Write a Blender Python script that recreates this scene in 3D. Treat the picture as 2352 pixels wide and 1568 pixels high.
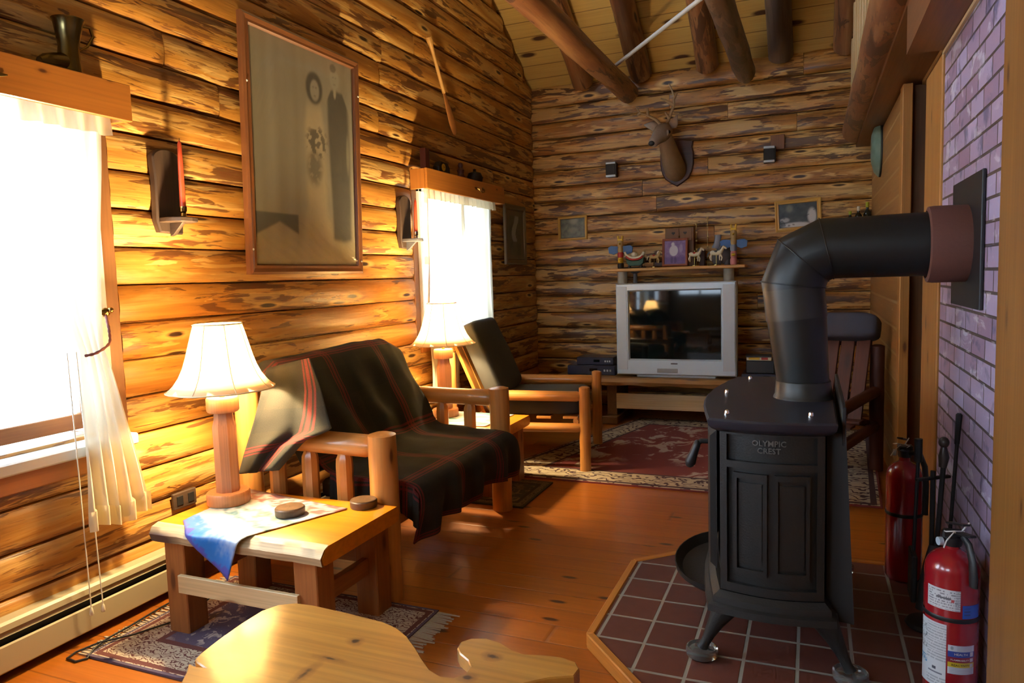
import bpy, bmesh, math, random
from mathutils import Vector, Matrix, noise
random.seed(7)
PI = math.pi
D = bpy.data
SC = bpy.context.scene
COL = SC.collection
for o in list(D.objects):
    D.objects.remove(o)

# ------------------------------------------------------------------ camera, world, exposure
CAM_X = Vector((0.92296665, 0.38364046, -0.03086358))
CAM_Y = Vector((-0.00558999, 0.09354368, 0.99559948))
CAM_F = Vector((-0.38483934, 0.91873259, -0.08848224))
CAM_P = Vector((0, 0, 1.30))
FPX = 1650.0
cd = D.cameras.new('camera')
cd.sensor_width = 36.0
cd.lens = 36.0 * FPX / 2352
cd.clip_start = 0.05
cam = D.objects.new('camera', cd)
COL.objects.link(cam)
cam.matrix_world = Matrix(((CAM_X.x, CAM_Y.x, -CAM_F.x, 0), (CAM_X.y, CAM_Y.y, -CAM_F.y, 0),
                           (CAM_X.z, CAM_Y.z, -CAM_F.z, 1.30), (0, 0, 0, 1)))
SC.camera = cam

w = D.worlds.new('sky')
SC.world = w
w.use_nodes = True
bg = w.node_tree.nodes['Background']
bg.inputs[0].default_value = (0.66, 0.82, 1.0, 1)
bg.inputs[1].default_value = 8.0
LAMP_W = 72.0
LAMP_COL = (1.0, 0.73, 0.38)
SC.view_settings.view_transform = 'Standard'
SC.view_settings.look = 'None'
SC.view_settings.exposure = 1.15
SC.view_settings.gamma = 1.0
SC.view_settings.use_curve_mapping = False
SC.cycles.max_bounces = 8
SC.cycles.diffuse_bounces = 4
SC.cycles.transparent_max_bounces = 12
SC.cycles.sample_clamp_indirect = 6.0
SC.cycles.caustics_reflective = False
SC.cycles.caustics_refractive = False

def _ray(x, y):
    return CAM_X * ((x - 1176) / FPX) + CAM_Y * ((784 - y) / FPX) + CAM_F
def onz(x, y, z):           # the point of the room at height z seen at a place in the photo
    r = _ray(x, y); return CAM_P + r * ((z - CAM_P.z) / r.z)
def ony(x, y, Y):
    r = _ray(x, y); return CAM_P + r * (Y / r.y)
def onx(x, y, X):
    r = _ray(x, y); return CAM_P + r * (X / r.x)

# ------------------------------------------------------------------ mesh builder
class MB:
    def __init__(s):
        s.bm = bmesh.new()
        s.L = s.bm.verts.layers.float_vector.new('luv')
        s.C = s.bm.verts.layers.float_color.new('col')
    def v(s, co, luv=(0, 0, 0), col=(1, 1, 1, 1)):
        q = s.bm.verts.new(co); q[s.L] = luv; q[s.C] = col
        return q
    def f(s, vs):
        try:
            return s.bm.faces.new(vs)
        except ValueError:
            return None
    def off(s):
        return Vector((random.uniform(0, 50), random.uniform(0, 50), random.uniform(0, 50)))
    def box(s, c, size, rot=None, bev=0.004, grain=None):
        c = Vector(c); h = Vector(size) / 2
        b = min(bev, min(h) * 0.45)
        g = grain if grain is not None else max(range(3), key=lambda i: h[i])
        o = s.off()
        R = rot if rot is not None else Matrix.Identity(3)
        V = {}
        for sx in (-1, 1):
            for sy in (-1, 1):
                for sz in (-1, 1):
                    sg = (sx, sy, sz)
                    for a in range(3):
                        p = Vector([sg[i] * (h[i] - (0 if i == a else b)) for i in range(3)])
                        l = (p[g] + o[0], p[(g + 1) % 3] + o[1], p[(g + 2) % 3] + o[2])
                        V[(sg, a)] = s.v(c + R @ p, l)
        for a in range(3):
            i, j = (a + 1) % 3, (a + 2) % 3
            for sa in (-1, 1):
                q = []
                for (si, sj) in ((-1, -1), (1, -1), (1, 1), (-1, 1)):
                    sg = [0, 0, 0]; sg[a] = sa; sg[i] = si; sg[j] = sj
                    q.append(V[(tuple(sg), a)])
                s.f(q if sa > 0 else q[::-1])
            for si in (-1, 1):
                for sj in (-1, 1):
                    A = [0, 0, 0]; B = [0, 0, 0]
                    A[a] = -1; B[a] = 1
                    for t in (A, B):
                        t[i] = si; t[j] = sj
                    A, B = tuple(A), tuple(B)
                    s.f([V[(A, i)], V[(B, i)], V[(B, j)], V[(A, j)]])
        for sx in (-1, 1):
            for sy in (-1, 1):
                for sz in (-1, 1):
                    s.f([V[((sx, sy, sz), a)] for a in range(3)])
        return s
    def bar(s, p0, p1, wd, th, up=(0, 0, 1), bev=0.003):
        p0, p1, up = Vector(p0), Vector(p1), Vector(up)
        d = (p1 - p0); L = d.length; d.normalize()
        a = d.cross(up).normalized(); b = a.cross(d).normalized()
        R = Matrix((d, a, b)).transposed()
        return s.box((p0 + p1) / 2, (L, wd, th), R, bev, 0)
    def tube(s, pts, radii, seg=14, caps=True, ell=1.0, wob=0.0, dome=0.0, mitre=False, up=None):
        pts = [Vector(p) for p in pts]
        if not hasattr(radii, '__len__'):
            radii = [radii] * len(pts)
        if dome and len(pts) >= 2:
            d0 = (pts[0] - pts[1]).normalized(); d1 = (pts[-1] - pts[-2]).normalized()
            r0, r1 = radii[0], radii[-1]
            pts = [pts[0] + d0 * dome] + pts + [pts[-1] + d1 * dome]
            radii = [r0 * 0.55] + list(radii) + [r1 * 0.55]
        n = len(pts); o = s.off()
        T = []
        for i in range(n):
            a = pts[max(i - 1, 0)]; b = pts[min(i + 1, n - 1)]
            if 0 < i < n - 1:
                t = (pts[i] - a).normalized() + (b - pts[i]).normalized()
            else:
                t = b - a
            T.append(t.normalized() if t.length > 1e-9 else Vector((0, 0, 1)))
        ref = Vector(up) if up is not None else (Vector((0, 0, 1)) if abs(T[0].z) < 0.9 else Vector((1, 0, 0)))
        u = (ref - T[0] * ref.dot(T[0])).normalized()
        rings = []; arc = 0
        for i in range(n):
            u = (u - T[i] * u.dot(T[i])).normalized(); w_ = T[i].cross(u)
            if i:
                arc += (pts[i] - pts[i - 1]).length
            r = radii[i]
            st = 1.0; bd = None
            if mitre and 0 < i < n - 1:
                d1 = (pts[i] - pts[i - 1]).normalized(); d2 = (pts[i + 1] - pts[i]).normalized()
                ca = d1.dot(T[i])
                ax = (d2 - d1)
                if ax.length > 1e-6 and ca < 0.999:
                    bd = ax.normalized(); st = 1 / ca
            ring = []
            for k in range(seg):
                a = 2 * PI * k / seg
                q = u * (math.cos(a) * r) + w_ * (math.sin(a) * r * ell)
                if bd is not None:
                    q += bd * (q.dot(bd) * (st - 1))
                if wob:
                    q *= 1 + wob * noise.noise(Vector((arc * 3.0 + o.x, math.cos(a) * 0.9 + o.y, math.sin(a) * 0.9)))
                ring.append(s.v(pts[i] + q, (arc + o.x, math.cos(a) * r + o.y, math.sin(a) * r + o.z)))
            rings.append(ring)
        for i in range(n - 1):
            for k in range(seg):
                k2 = (k + 1) % seg
                s.f([rings[i][k], rings[i][k2], rings[i + 1][k2], rings[i + 1][k]])
        if caps:
            s.f(rings[0][::-1]); s.f(rings[-1])
        return s
    def lathe(s, prof, c=(0, 0, 0), seg=24, rot=None, sx=1, sy=1, caps=True, wob=0):
        c = Vector(c); o = s.off(); R = rot if rot is not None else Matrix.Identity(3)
        rings = []
        for (r, z) in prof:
            ring = []
            for k in range(seg):
                a = 2 * PI * k / seg
                rr = r * (1 + wob * noise.noise(Vector((math.cos(a) * 1.5 + o.x, math.sin(a) * 1.5, o.y))))
                p = Vector((rr * math.cos(a) * sx, rr * math.sin(a) * sy, z))
                ring.append(s.v(c + R @ p, (z + o.x, p.x + o.y, p.y + o.z)))
            rings.append(ring)
        for i in range(len(prof) - 1):
            for k in range(seg):
                k2 = (k + 1) % seg
                s.f([rings[i][k], rings[i][k2], rings[i + 1][k2], rings[i + 1][k]])
        if caps:
            s.f(rings[0][::-1]); s.f(rings[-1])
        return s
    def prism(s, out, org, ea, eb, en, th, bev=0.0, grain=0):
        org, ea, eb, en = Vector(org), Vector(ea), Vector(eb), Vector(en)
        o = s.off()
        A = sum(out[i][0] * out[(i + 1) % len(out)][1] - out[(i + 1) % len(out)][0] * out[i][1] for i in range(len(out)))
        if A < 0:
            out = out[::-1]
        n = len(out)
        def ring(t, ins):
            r = []
            for i, (a, b) in enumerate(out):
                if ins:
                    pa, pb = out[i - 1]; na, nb = out[(i + 1) % n]
                    tx, ty = na - pa, nb - pb
                    l = math.hypot(tx, ty) or 1
                    a, b = a - ty / l * ins, b + tx / l * ins
                l = (a, b, t) if grain == 0 else (b, a, t)
                r.append(s.v(org + ea * a + eb * b + en * t, Vector(l) + o))
            return r
        rs = [ring(0, 0), ring(th, 0)] if not bev else [ring(0, bev), ring(bev, 0), ring(th - bev, 0), ring(th, bev)]
        for q in range(len(rs) - 1):
            for i in range(n):
                j = (i + 1) % n
                s.f([rs[q][i], rs[q][j], rs[q + 1][j], rs[q + 1][i]])
        s.f(rs[0][::-1]); s.f(rs[-1])
        return s
    def grid(s, fn, nu, nv, luv=None, col=None, wrap=False):
        V = []
        o = s.off()
        for i in range(nu + 1):
            row = []
            for j in range(nv + 1):
                u, v = i / nu, j / nv
                l = luv(u, v) if luv else Vector((u, v, 0)) + o
                row.append(s.v(fn(u, v), l, col(u, v) if col else (1, 1, 1, 1)))
            V.append(row)
        for i in range(nu):
            for j in range(nv):
                s.f([V[i][j], V[i + 1][j], V[i + 1][j + 1], V[i][j + 1]])
        return s
    def ball(s, c, r, seg=14, rings=8, rot=None):
        if not hasattr(r, '__len__'):
            r = (r, r, r)
        c = Vector(c); R = rot if rot is not None else Matrix.Identity(3); o = s.off()
        top = s.v(c + R @ Vector((0, 0, r[2])), o); bot = s.v(c + R @ Vector((0, 0, -r[2])), o)
        rs = []
        for i in range(1, rings):
            t = PI * i / rings
            rs.append([s.v(c + R @ Vector((r[0] * math.sin(t) * math.cos(2 * PI * k / seg), r[1] * math.sin(t) * math.sin(2 * PI * k / seg), r[2] * math.cos(t))),
                           (r[0] * math.sin(t) * math.cos(2 * PI * k / seg) + o.x, r[1] * math.sin(t) * math.sin(2 * PI * k / seg) + o.y, r[2] * math.cos(t) + o.z)) for k in range(seg)])
        for k in range(seg):
            k2 = (k + 1) % seg
            s.f([top, rs[0][k], rs[0][k2]]); s.f([bot, rs[-1][k2], rs[-1][k]])
            for i in range(len(rs) - 1):
                s.f([rs[i][k], rs[i + 1][k], rs[i + 1][k2], rs[i][k2]])
        return s
    def text(s, string, size, fn, depth=0.0):
        cu = D.curves.new('t', 'FONT'); cu.body = string; cu.size = size; cu.align_x = 'CENTER'; cu.align_y = 'CENTER'
        cu.resolution_u = 2; cu.extrude = depth; cu.offset = size * 0.01
        ob = D.objects.new('t', cu); COL.objects.link(ob)
        dg = bpy.context.evaluated_depsgraph_get(); dg.update()
        me = ob.evaluated_get(dg).to_mesh()
        vs = [s.v(fn(*v.co)) for v in me.vertices]
        for p in me.polygons:
            s.f([vs[i] for i in p.vertices])
        ob.evaluated_get(dg).to_mesh_clear()
        D.objects.remove(ob); D.curves.remove(cu)
        return s
    def build(s, name, m, parent=None, ang=35, recalc=True, solid=0.0):
        bm = s.bm
        if recalc:
            bmesh.ops.recalc_face_normals(bm, faces=bm.faces)
        ca = math.radians(ang)
        for f in bm.faces:
            f.smooth = True
        for e in bm.edges:
            if len(e.link_faces) == 2 and e.calc_face_angle(0) > ca:
                e.smooth = False
        org = ORG.get(parent.name, Vector()) if parent else Vector()
        if org.length:
            bmesh.ops.translate(bm, verts=bm.verts, vec=-org)
        me = D.meshes.new(name); bm.to_mesh(me); bm.free()
        me.materials.append(m)
        o = D.objects.new(name, me); COL.objects.link(o)
        if parent:
            o.parent = parent; ORG[o.name] = org
        if solid:
            md = o.modifiers.new('thick', 'SOLIDIFY'); md.thickness = solid; md.offset = 0
        return o

ORG = {}
def tag(o, label=None, cat=None, group=None, kind=None):
    if label: o['label'] = label
    if cat: o['category'] = cat
    if group: o['group'] = group
    if kind: o['kind'] = kind
    return o
def thing(name, label, cat, loc=(0, 0, 0), group=None, local=False):
    o = D.objects.new(name, None); COL.objects.link(o)
    o.location = loc; o.empty_display_size = 0.1
    ORG[o.name] = Vector() if local else Vector(loc)
    return tag(o, label, cat, group)
def dup(root, loc, rotz=None, label=None):
    r = root.copy(); COL.objects.link(r); r.location = loc
    if rotz is not None: r.rotation_euler = (0, 0, rotz)
    if label: r['label'] = label
    ORG[r.name] = Vector(loc)
    for ch in list(root.children):
        c = ch.copy(); COL.objects.link(c); c.parent = r
        for g in list(ch.children):
            e = g.copy(); COL.objects.link(e); e.parent = c
    return r
def struct(name, mb, m, parent=None, label=None, **k):
    o = mb.build(name, m, parent, **k)
    if parent is None: o['kind'] = 'structure'
    if label: o['label'] = label
    return o
def rotx(a): return Matrix.Rotation(a, 3, 'X')
def roty(a): return Matrix.Rotation(a, 3, 'Y')
def rotz(a): return Matrix.Rotation(a, 3, 'Z')

# ------------------------------------------------------------------ materials
class NT:
    def __init__(s, name):
        s.m = D.materials.new(name); s.m.use_nodes = True
        s.t = s.m.node_tree; s.N = s.t.nodes; s.bsdf = s.N['Principled BSDF']; s.out = s.N['Material Output']
    def n(s, typ, ins=None, **props):
        q = s.N.new(typ)
        for k, v in props.items():
            setattr(q, k, v)
        for k, v in (ins or {}).items():
            s.set(q.inputs[k], v)
        return q
    def set(s, sock, v):
        if isinstance(v, bpy.types.NodeSocket):
            s.t.links.new(v, sock)
        elif isinstance(v, tuple) and len(v) == 3 and sock.type == 'RGBA':
            sock.default_value = (*v, 1)
        else:
            sock.default_value = v
    def attr(s, name='luv', out='Vector'):
        return s.n('ShaderNodeAttribute', attribute_name=name).outputs[out]
    def obj(s):
        return s.n('ShaderNodeTexCoord').outputs['Object']
    def map(s, vec, scale=(1, 1, 1), loc=(0, 0, 0), rot=(0, 0, 0)):
        return s.n('ShaderNodeMapping', {'Vector': vec, 'Scale': scale, 'Location': loc, 'Rotation': rot}).outputs[0]
    def noise(s, vec, scale=1, detail=3, rough=0.5, dist=0):
        return s.n('ShaderNodeTexNoise', {'Vector': vec, 'Scale': scale, 'Detail': detail, 'Roughness': rough, 'Distortion': dist}).outputs['Fac']
    def ramp(s, fac, stops, interp='LINEAR'):
        r = s.n('ShaderNodeValToRGB', {'Fac': fac})
        r.color_ramp.interpolation = interp
        els = r.color_ramp.elements
        while len(els) < len(stops): els.new(0.5)
        for e, (p, c) in zip(els, stops):
            e.position = p
            e.color = (c, c, c, 1) if not hasattr(c, '__len__') else (*c, 1)
        return r.outputs['Color']
    def mix(s, fac, a, b, mode='MIX'):
        q = s.n('ShaderNodeMix', data_type='RGBA', blend_type=mode)
        s.set(q.inputs[0], fac); s.set(q.inputs[6], a); s.set(q.inputs[7], b)
        return q.outputs[2]
    def math(s, op, a, b=0.0, c=0.0):
        q = s.n('ShaderNodeMath', operation=op)
        s.set(q.inputs[0], a); s.set(q.inputs[1], b); s.set(q.inputs[2], c)
        return q.outputs[0]
    def sep(s, v):
        return s.n('ShaderNodeSeparateXYZ', {0: v}).outputs
    def comb(s, x, y, z):
        return s.n('ShaderNodeCombineXYZ', {0: x, 1: y, 2: z}).outputs[0]
    def bump(s, h, strength=0.3, dist=0.01):
        s.set(s.bsdf.inputs['Normal'], s.n('ShaderNodeBump', {'Height': h, 'Strength': strength, 'Distance': dist}).outputs[0])
    def done(s, color=None, rough=None, **k):
        if color is not None: s.set(s.bsdf.inputs['Base Color'], color)
        if rough is not None: s.set(s.bsdf.inputs['Roughness'], rough)
        for a, v in k.items():
            s.set(s.bsdf.inputs[a.replace('_', ' ')], v)
        return s.m

def plain(name, col, rough=0.5, metal=0.0, coat=0.0, var=0.12, bump=0.0, bs=60, spec=0.5):
    t = NT(name)
    v = t.obj()
    n = t.noise(v, 14, 3)
    c = t.mix(t.math('MULTIPLY', n, var * 2), col, tuple(x * 0.55 for x in col))
    if bump:
        t.bump(t.noise(v, bs, 4), bump, 0.004)
    return t.done(c, rough, Metallic=metal, Coat_Weight=coat, Specular_IOR_Level=spec)

def wood(name, c1, c2, dark=(0.10, 0.035, 0.01), rough=0.42, scale=(1.6, 16, 16), coat=0.0, knot=0.16, fine=0.35, coat_rough=0.12, knot_scale=(2.2, 7, 7)):
    t = NT(name)
    v = t.attr()
    n = t.noise(t.map(v, scale), 1, 4, 0.55, 0.7)
    c = t.ramp(n, [(0.3, c1), (0.7, c2)])
    g = t.noise(t.map(v, (scale[0] * 1.5, scale[1] * 7, scale[2] * 7)), 1, 2)
    c = t.mix(fine, c, t.ramp(g, [(0.35, 0.55), (0.6, 1.0)]), 'MULTIPLY')
    if knot:
        x, y, z = t.sep(v)
        kv = t.n('ShaderNodeTexVoronoi', {'Vector': t.map(t.comb(x, t.math('ADD', y, t.math('MULTIPLY', z, 0.83)), 0.0), knot_scale), 'Scale': 1.0}, voronoi_dimensions='2D')
        k = t.math('ADD', kv.outputs['Distance'], t.math('MULTIPLY', t.math('SUBTRACT', n, 0.5), 0.08))
        on = t.math('GREATER_THAN', t.sep(kv.outputs['Color'])[0], 0.55)
        c = t.mix(t.math('MULTIPLY', t.ramp(k, [(knot * 0.6, 0.45), (knot * 1.5, 0.0)]), on), c, tuple(0.45 * q for q in c2))
        c = t.mix(t.math('MULTIPLY', t.ramp(k, [(knot * 0.35, 1.0), (knot * 0.8, 0.0)]), on), c, dark)
    t.bump(g, 0.08, 0.004)
    return t.done(c, rough, Coat_Weight=coat, Coat_Roughness=coat_rough)

def log_mat(name, honey, pale, dark, tint, thr=0.56, sa=0.28):
    t = NT(name)
    v = t.attr()
    x, y, z = t.sep(v)
    wn = t.n('ShaderNodeTexWhiteNoise', {'W': z}, noise_dimensions='1D').outputs['Value']
    base = t.ramp(t.noise(t.map(v, (1.1, 9, 9)), 1, 4, 0.6, 0.6), [(0.34, pale), (0.50, honey), (0.68, tint)])
    base = t.mix(t.math('MULTIPLY', wn, 0.25), base, tint)
    st = t.noise(t.map(v, (3, 60, 60)), 1, 3, 0.6)
    base = t.mix(sa, base, t.ramp(st, [(0.35, 0.35), (0.6, 1.0)]), 'MULTIPLY')
    big = t.noise(t.map(v, (1.1, 4, 3.0), (3, 7, 1)), 1, 2)
    def patch(sc, loc, th, amt):
        pt = t.noise(t.map(v, sc, loc), 1, 4, 0.55, 0.7)
        pt = t.math('ADD', pt, t.math('MULTIPLY', t.math('SUBTRACT', big, 0.5), 0.7))
        return t.math('MULTIPLY', t.ramp(pt, [(th, 0.0), (th + 0.025, 1.0)]), amt)
    p1 = patch((2.6, 20, 8), (9, 2, 4), thr + 0.005, 0.85)
    base = t.mix(p1, base, dark)
    p2 = patch((7.0, 60, 20), (1, 5, 8), thr + 0.02, 0.7)
    base = t.mix(p2, base, tuple(q * 1.6 for q in dark))
    p3 = patch((2.2, 16, 8), (30, 11, 2), thr + 0.035, 0.55)
    base = t.mix(p3, base, tuple(min(1, q * 1.12) for q in pale))
    kv = t.n('ShaderNodeTexVoronoi', {'Vector': t.map(v, (1.5, 6.0, 1)), 'Scale': 1.0}, voronoi_dimensions='2D')
    on = t.math('GREATER_THAN', t.sep(kv.outputs['Color'])[0], 0.68)
    k = t.math('ADD', kv.outputs['Distance'], t.math('MULTIPLY', t.math('SUBTRACT', st, 0.5), 0.10))
    base = t.mix(t.math('MULTIPLY', t.ramp(k, [(0.11, 0.7), (0.19, 0.0)]), on), base, tuple(min(1, q * 1.1) for q in pale))
    base = t.mix(t.math('MULTIPLY', t.ramp(k, [(0.055, 1.0), (0.095, 0.0)]), on), base, (0.035, 0.014, 0.006))
    t.bump(t.math('ADD', t.math('MULTIPLY', p1, -0.5), st), 0.35, 0.006)
    return t.done(base, 0.42, Coat_Weight=0.12, Coat_Roughness=0.25)
m_wall = log_mat('log_wall', (0.52, 0.245, 0.042), (0.72, 0.46, 0.15), (0.095, 0.032, 0.010), (0.36, 0.145, 0.026))
m_wallb = log_mat('log_wall_back', (0.50, 0.23, 0.045), (0.76, 0.50, 0.18), (0.055, 0.021, 0.009), (0.26, 0.10, 0.020), 0.535, 0.55)
m_beam = log_mat('beam_log', (0.25, 0.105, 0.040), (0.34, 0.17, 0.07), (0.06, 0.025, 0.014), (0.17, 0.065, 0.028), 0.60)
m_bark = log_mat('bark_beam', (0.12, 0.075, 0.05), (0.20, 0.13, 0.09), (0.04, 0.025, 0.018), (0.09, 0.055, 0.04), 0.55)
m_honey = wood('honey_pine', (0.62, 0.26, 0.045), (0.50, 0.18, 0.028), (0.12, 0.035, 0.01), 0.38, coat=0.25)
m_post = wood('peeled_log', (0.60, 0.29, 0.08), (0.46, 0.18, 0.035), (0.13, 0.04, 0.012), 0.36, (1.2, 12, 12), 0.25, 0.10)
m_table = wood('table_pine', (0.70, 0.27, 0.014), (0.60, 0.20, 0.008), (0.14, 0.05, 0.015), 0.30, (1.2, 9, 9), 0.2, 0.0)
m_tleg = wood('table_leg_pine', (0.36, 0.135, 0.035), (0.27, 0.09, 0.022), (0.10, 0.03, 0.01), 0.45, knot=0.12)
m_pale = wood('pale_pine', (0.66, 0.50, 0.27), (0.58, 0.40, 0.18), (0.22, 0.09, 0.03), 0.5, knot=0.12)
m_live = wood('live_edge', (0.66, 0.54, 0.32), (0.42, 0.28, 0.13), (0.07, 0.035, 0.03), 0.5, (2.0, 28, 28), knot=0.34, fine=0.6, knot_scale=(2.2, 5, 5))
m_whale = wood('whale_pine', (0.58, 0.28, 0.048), (0.45, 0.19, 0.024), (0.10, 0.03, 0.012), 0.36, (1.0, 10, 9), 0.8, 0.11, 0.42, 0.13, (2.6, 4.0, 4.0))
m_val = wood('valance_pine', (0.50, 0.19, 0.03), (0.42, 0.145, 0.022), (0.10, 0.03, 0.01), 0.4, (1.0, 12, 12), 0.2, 0.09, 0.3, knot_scale=(4, 9, 9))
m_red = wood('red_stained_log', (0.10, 0.024, 0.010), (0.065, 0.015, 0.007), (0.04, 0.010, 0.005), 0.6)
m_brownboard = wood('dark_barn_board', (0.075, 0.045, 0.028), (0.045, 0.026, 0.017), (0.02, 0.01, 0.006), 0.55)
m_frame = wood('portrait_frame', (0.24, 0.095, 0.035), (0.17, 0.062, 0.022), (0.08, 0.03, 0.012), 0.35, knot=0, coat=0.2)
m_gframe = wood('gold_frame', (0.74, 0.47, 0.12), (0.62, 0.37, 0.08), rough=0.35, knot=0)
m_rframe = wood('red_frame', (0.30, 0.085, 0.04), (0.22, 0.06, 0.03), rough=0.35, knot=0)
m_trim = wood('trim_pine', (0.50, 0.25, 0.06), (0.40, 0.17, 0.035), (0.12, 0.04, 0.012), 0.42, (1.0, 14, 14), 0.1, 0.10)
m_dtrim = wood('dark_trim', (0.20, 0.085, 0.025), (0.15, 0.06, 0.018), rough=0.5, knot=0.08)
m_soffit = wood('soffit_boards', (0.22, 0.09, 0.028), (0.16, 0.062, 0.02), rough=0.45, knot=0)
m_turn = wood('turned_lamp', (0.48, 0.22, 0.11), (0.36, 0.15, 0.07), rough=0.4, scale=(0.6, 30, 30), knot=0)
m_disc = wood('lamp_disc', (0.55, 0.24, 0.10), (0.42, 0.16, 0.06), rough=0.4, knot=0)
m_paddle = wood('paddle_wood', (0.62, 0.36, 0.11), (0.52, 0.27, 0.07), rough=0.4, knot=0)
m_paddle_tip = wood('paddle_blade', (0.42, 0.17, 0.045), (0.34, 0.13, 0.03), rough=0.4, knot=0)
m_plaque = wood('plaque', (0.085, 0.03, 0.022), (0.055, 0.018, 0.014), rough=0.35, knot=0)
m_iron = plain('stove_iron', (0.016, 0.0165, 0.016), 0.5, 0.2, bump=0.25, bs=180)
m_irontop = plain('stove_top_iron', (0.026, 0.029, 0.042), 0.40, 0.2, bump=0.10, bs=220)  # blue skylight falling on the top plate is put into its colour
m_pipe = plain('flue_black', (0.010, 0.012, 0.012), 0.42, 0.15)
m_pipe2 = plain('flue_worn', (0.030, 0.030, 0.026), 0.42, 0.2)
m_black = plain('black', (0.012, 0.012, 0.013), 0.45)
m_dkplastic = plain('sky_tinted_plastic', (0.02, 0.027, 0.055), 0.3)  # dark plastic with bluish window light put into the colour
m_clay = plain('terracotta', (0.14, 0.050, 0.034), 0.75, bump=0.3, bs=90)
m_silver = plain('silver_plastic', (0.52, 0.63, 0.71), 0.38, 0.15, var=0.03)
m_silver2 = plain('silver_grille', (0.48, 0.53, 0.57), 0.5, 0.15, var=0.03)
m_screen = plain('tv_glass', (0.004, 0.008, 0.009), 0.05, 0.0, 0.0, var=0, spec=0.35)
m_chrome = plain('chrome', (0.75, 0.75, 0.78), 0.15, 1.0, var=0)
m_brass = plain('brass', (0.36, 0.25, 0.085), 0.22, 1.0, var=0.2)
m_dbrass = plain('dark_brass', (0.20, 0.15, 0.06), 0.25, 1.0, var=0.4)
m_extred = plain('extinguisher_red', (0.33, 0.010, 0.016), 0.25, 0, 0.6, var=0.05)
m_white = plain('white_plastic', (0.72, 0.72, 0.68), 0.45)
m_cream = plain('cream_enamel', (0.40, 0.345, 0.215), 0.42, var=0.05)
m_bedge = plain('tile_dark', (0.02, 0.018, 0.015), 0.7)
m_candle = plain('red_wax', (0.66, 0.09, 0.035), 0.35)
m_cushion = plain('black_cushion', (0.048, 0.050, 0.048), 0.85, bump=0.25, bs=500)
m_skycush = plain('sky_tinted_cushion', (0.045, 0.050, 0.075), 0.8, bump=0.25, bs=500)  # dark cushion, the blue of the sky's light mixed into its colour
m_fur = plain('deer_fur', (0.30, 0.20, 0.11), 0.9, bump=0.5, bs=150, var=0.5)
m_furgrey = plain('deer_face', (0.38, 0.32, 0.28), 0.9, bump=0.5, bs=150, var=0.4)
m_antler = plain('antler', (0.36, 0.26, 0.14), 0.5)
m_birch = plain('birch_bark', (0.62, 0.58, 0.47), 0.6, bump=0.4, bs=40, var=0.5)
m_grey = plain('grey_stone', (0.11, 0.11, 0.12), 0.7, var=0.3)
m_greyblue = plain('blue_grey_paint', (0.20, 0.24, 0.32), 0.6)
m_blue = plain('blue_paint', (0.04, 0.13, 0.36), 0.5)
m_yel = plain('yellow_paint', (0.72, 0.47, 0.03), 0.5)
m_tan = plain('tan_paint', (0.48, 0.32, 0.12), 0.6)
m_redp = plain('red_paint', (0.42, 0.025, 0.02), 0.5)
m_pink = plain('pink_paint', (0.52, 0.20, 0.20), 0.6)
m_green = plain('green_paint', (0.02, 0.085, 0.055), 0.6)
m_greent = plain('verdigris', (0.20, 0.30, 0.22), 0.5, var=0.8)
m_ivory = plain('ivory_paint', (0.72, 0.66, 0.48), 0.5)
m_hbox = plain('heart_box_wood', (0.16, 0.075, 0.03), 0.55)
m_cord = plain('cord_white', (0.70, 0.66, 0.52), 0.6)
m_tie = plain('tie_rope', (0.22, 0.06, 0.05), 0.8, var=0.7)
m_rod = plain('painted_rod', (0.55, 0.58, 0.60), 0.4, 0.2, var=0.05)
m_ends = wood('cut_end', (0.22, 0.085, 0.03), (0.14, 0.05, 0.018), rough=0.6, knot=0)
m_coast = wood('bark_coaster', (0.085, 0.045, 0.024), (0.045, 0.022, 0.014), (0.05, 0.02, 0.01), 0.5, (20, 20, 6), 0.2, 0.0)
m_soot = plain('soot_black', (0.010, 0.010, 0.010), 0.6)

def print_mat(name, rough=0.35, coat=0.0, cr=0.1, wr=0.0):
    t = NT(name)
    if wr:
        t.set(t.bsdf.inputs['Coat Normal'], t.n('ShaderNodeBump', {'Height': t.noise(t.map(t.attr(), (3, 3, 3)), 1, 3, 0.5, 1.5), 'Strength': wr, 'Distance': 0.03}).outputs[0])
    return t.done(t.attr('col', 'Color'), rough, Coat_Weight=coat, Coat_Roughness=cr)
m_print = print_mat('printed')
m_portrait = print_mat('portrait_print', 0.6, 0.35, 0.14, 0.6)
m_glossprint = print_mat('label_print', 0.3, 0.2)

def glass_mat(name, tint=(1, 1, 1), ior=1.45, alpha=0.85):
    t = NT(name)
    a = t.n('ShaderNodeBsdfTransparent', {'Color': tint}); g = t.n('ShaderNodeBsdfGlossy', {'Roughness': 0.03})
    fc = t.n('ShaderNodeLayerWeight', {'Blend': 0.5}).outputs['Facing']
    fr = t.math('ADD', t.math('MULTIPLY', t.math('POWER', fc, 5.0), 0.5), 0.035)
    mx = t.n('ShaderNodeMixShader', {0: fr, 1: a.outputs[0], 2: g.outputs[0]})
    t.set(t.out.inputs[0], mx.outputs[0])
    return t.m
m_pane = glass_mat('window_glass')
def film_mat():
    t = NT('plastic_film')
    a = t.n('ShaderNodeBsdfTransparent', {'Color': (0.97, 0.97, 0.95)}); g = t.n('ShaderNodeBsdfGlossy', {'Roughness': 0.10})
    fc = t.n('ShaderNodeLayerWeight', {'Blend': 0.5}).outputs['Facing']
    mx = t.n('ShaderNodeMixShader', {0: t.math('ADD', t.math('MULTIPLY', t.math('POWER', fc, 4.0), 0.3), 0.08), 1: a.outputs[0], 2: g.outputs[0]})
    t.set(t.out.inputs[0], mx.outputs[0]); return t.m
m_film = film_mat()
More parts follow.
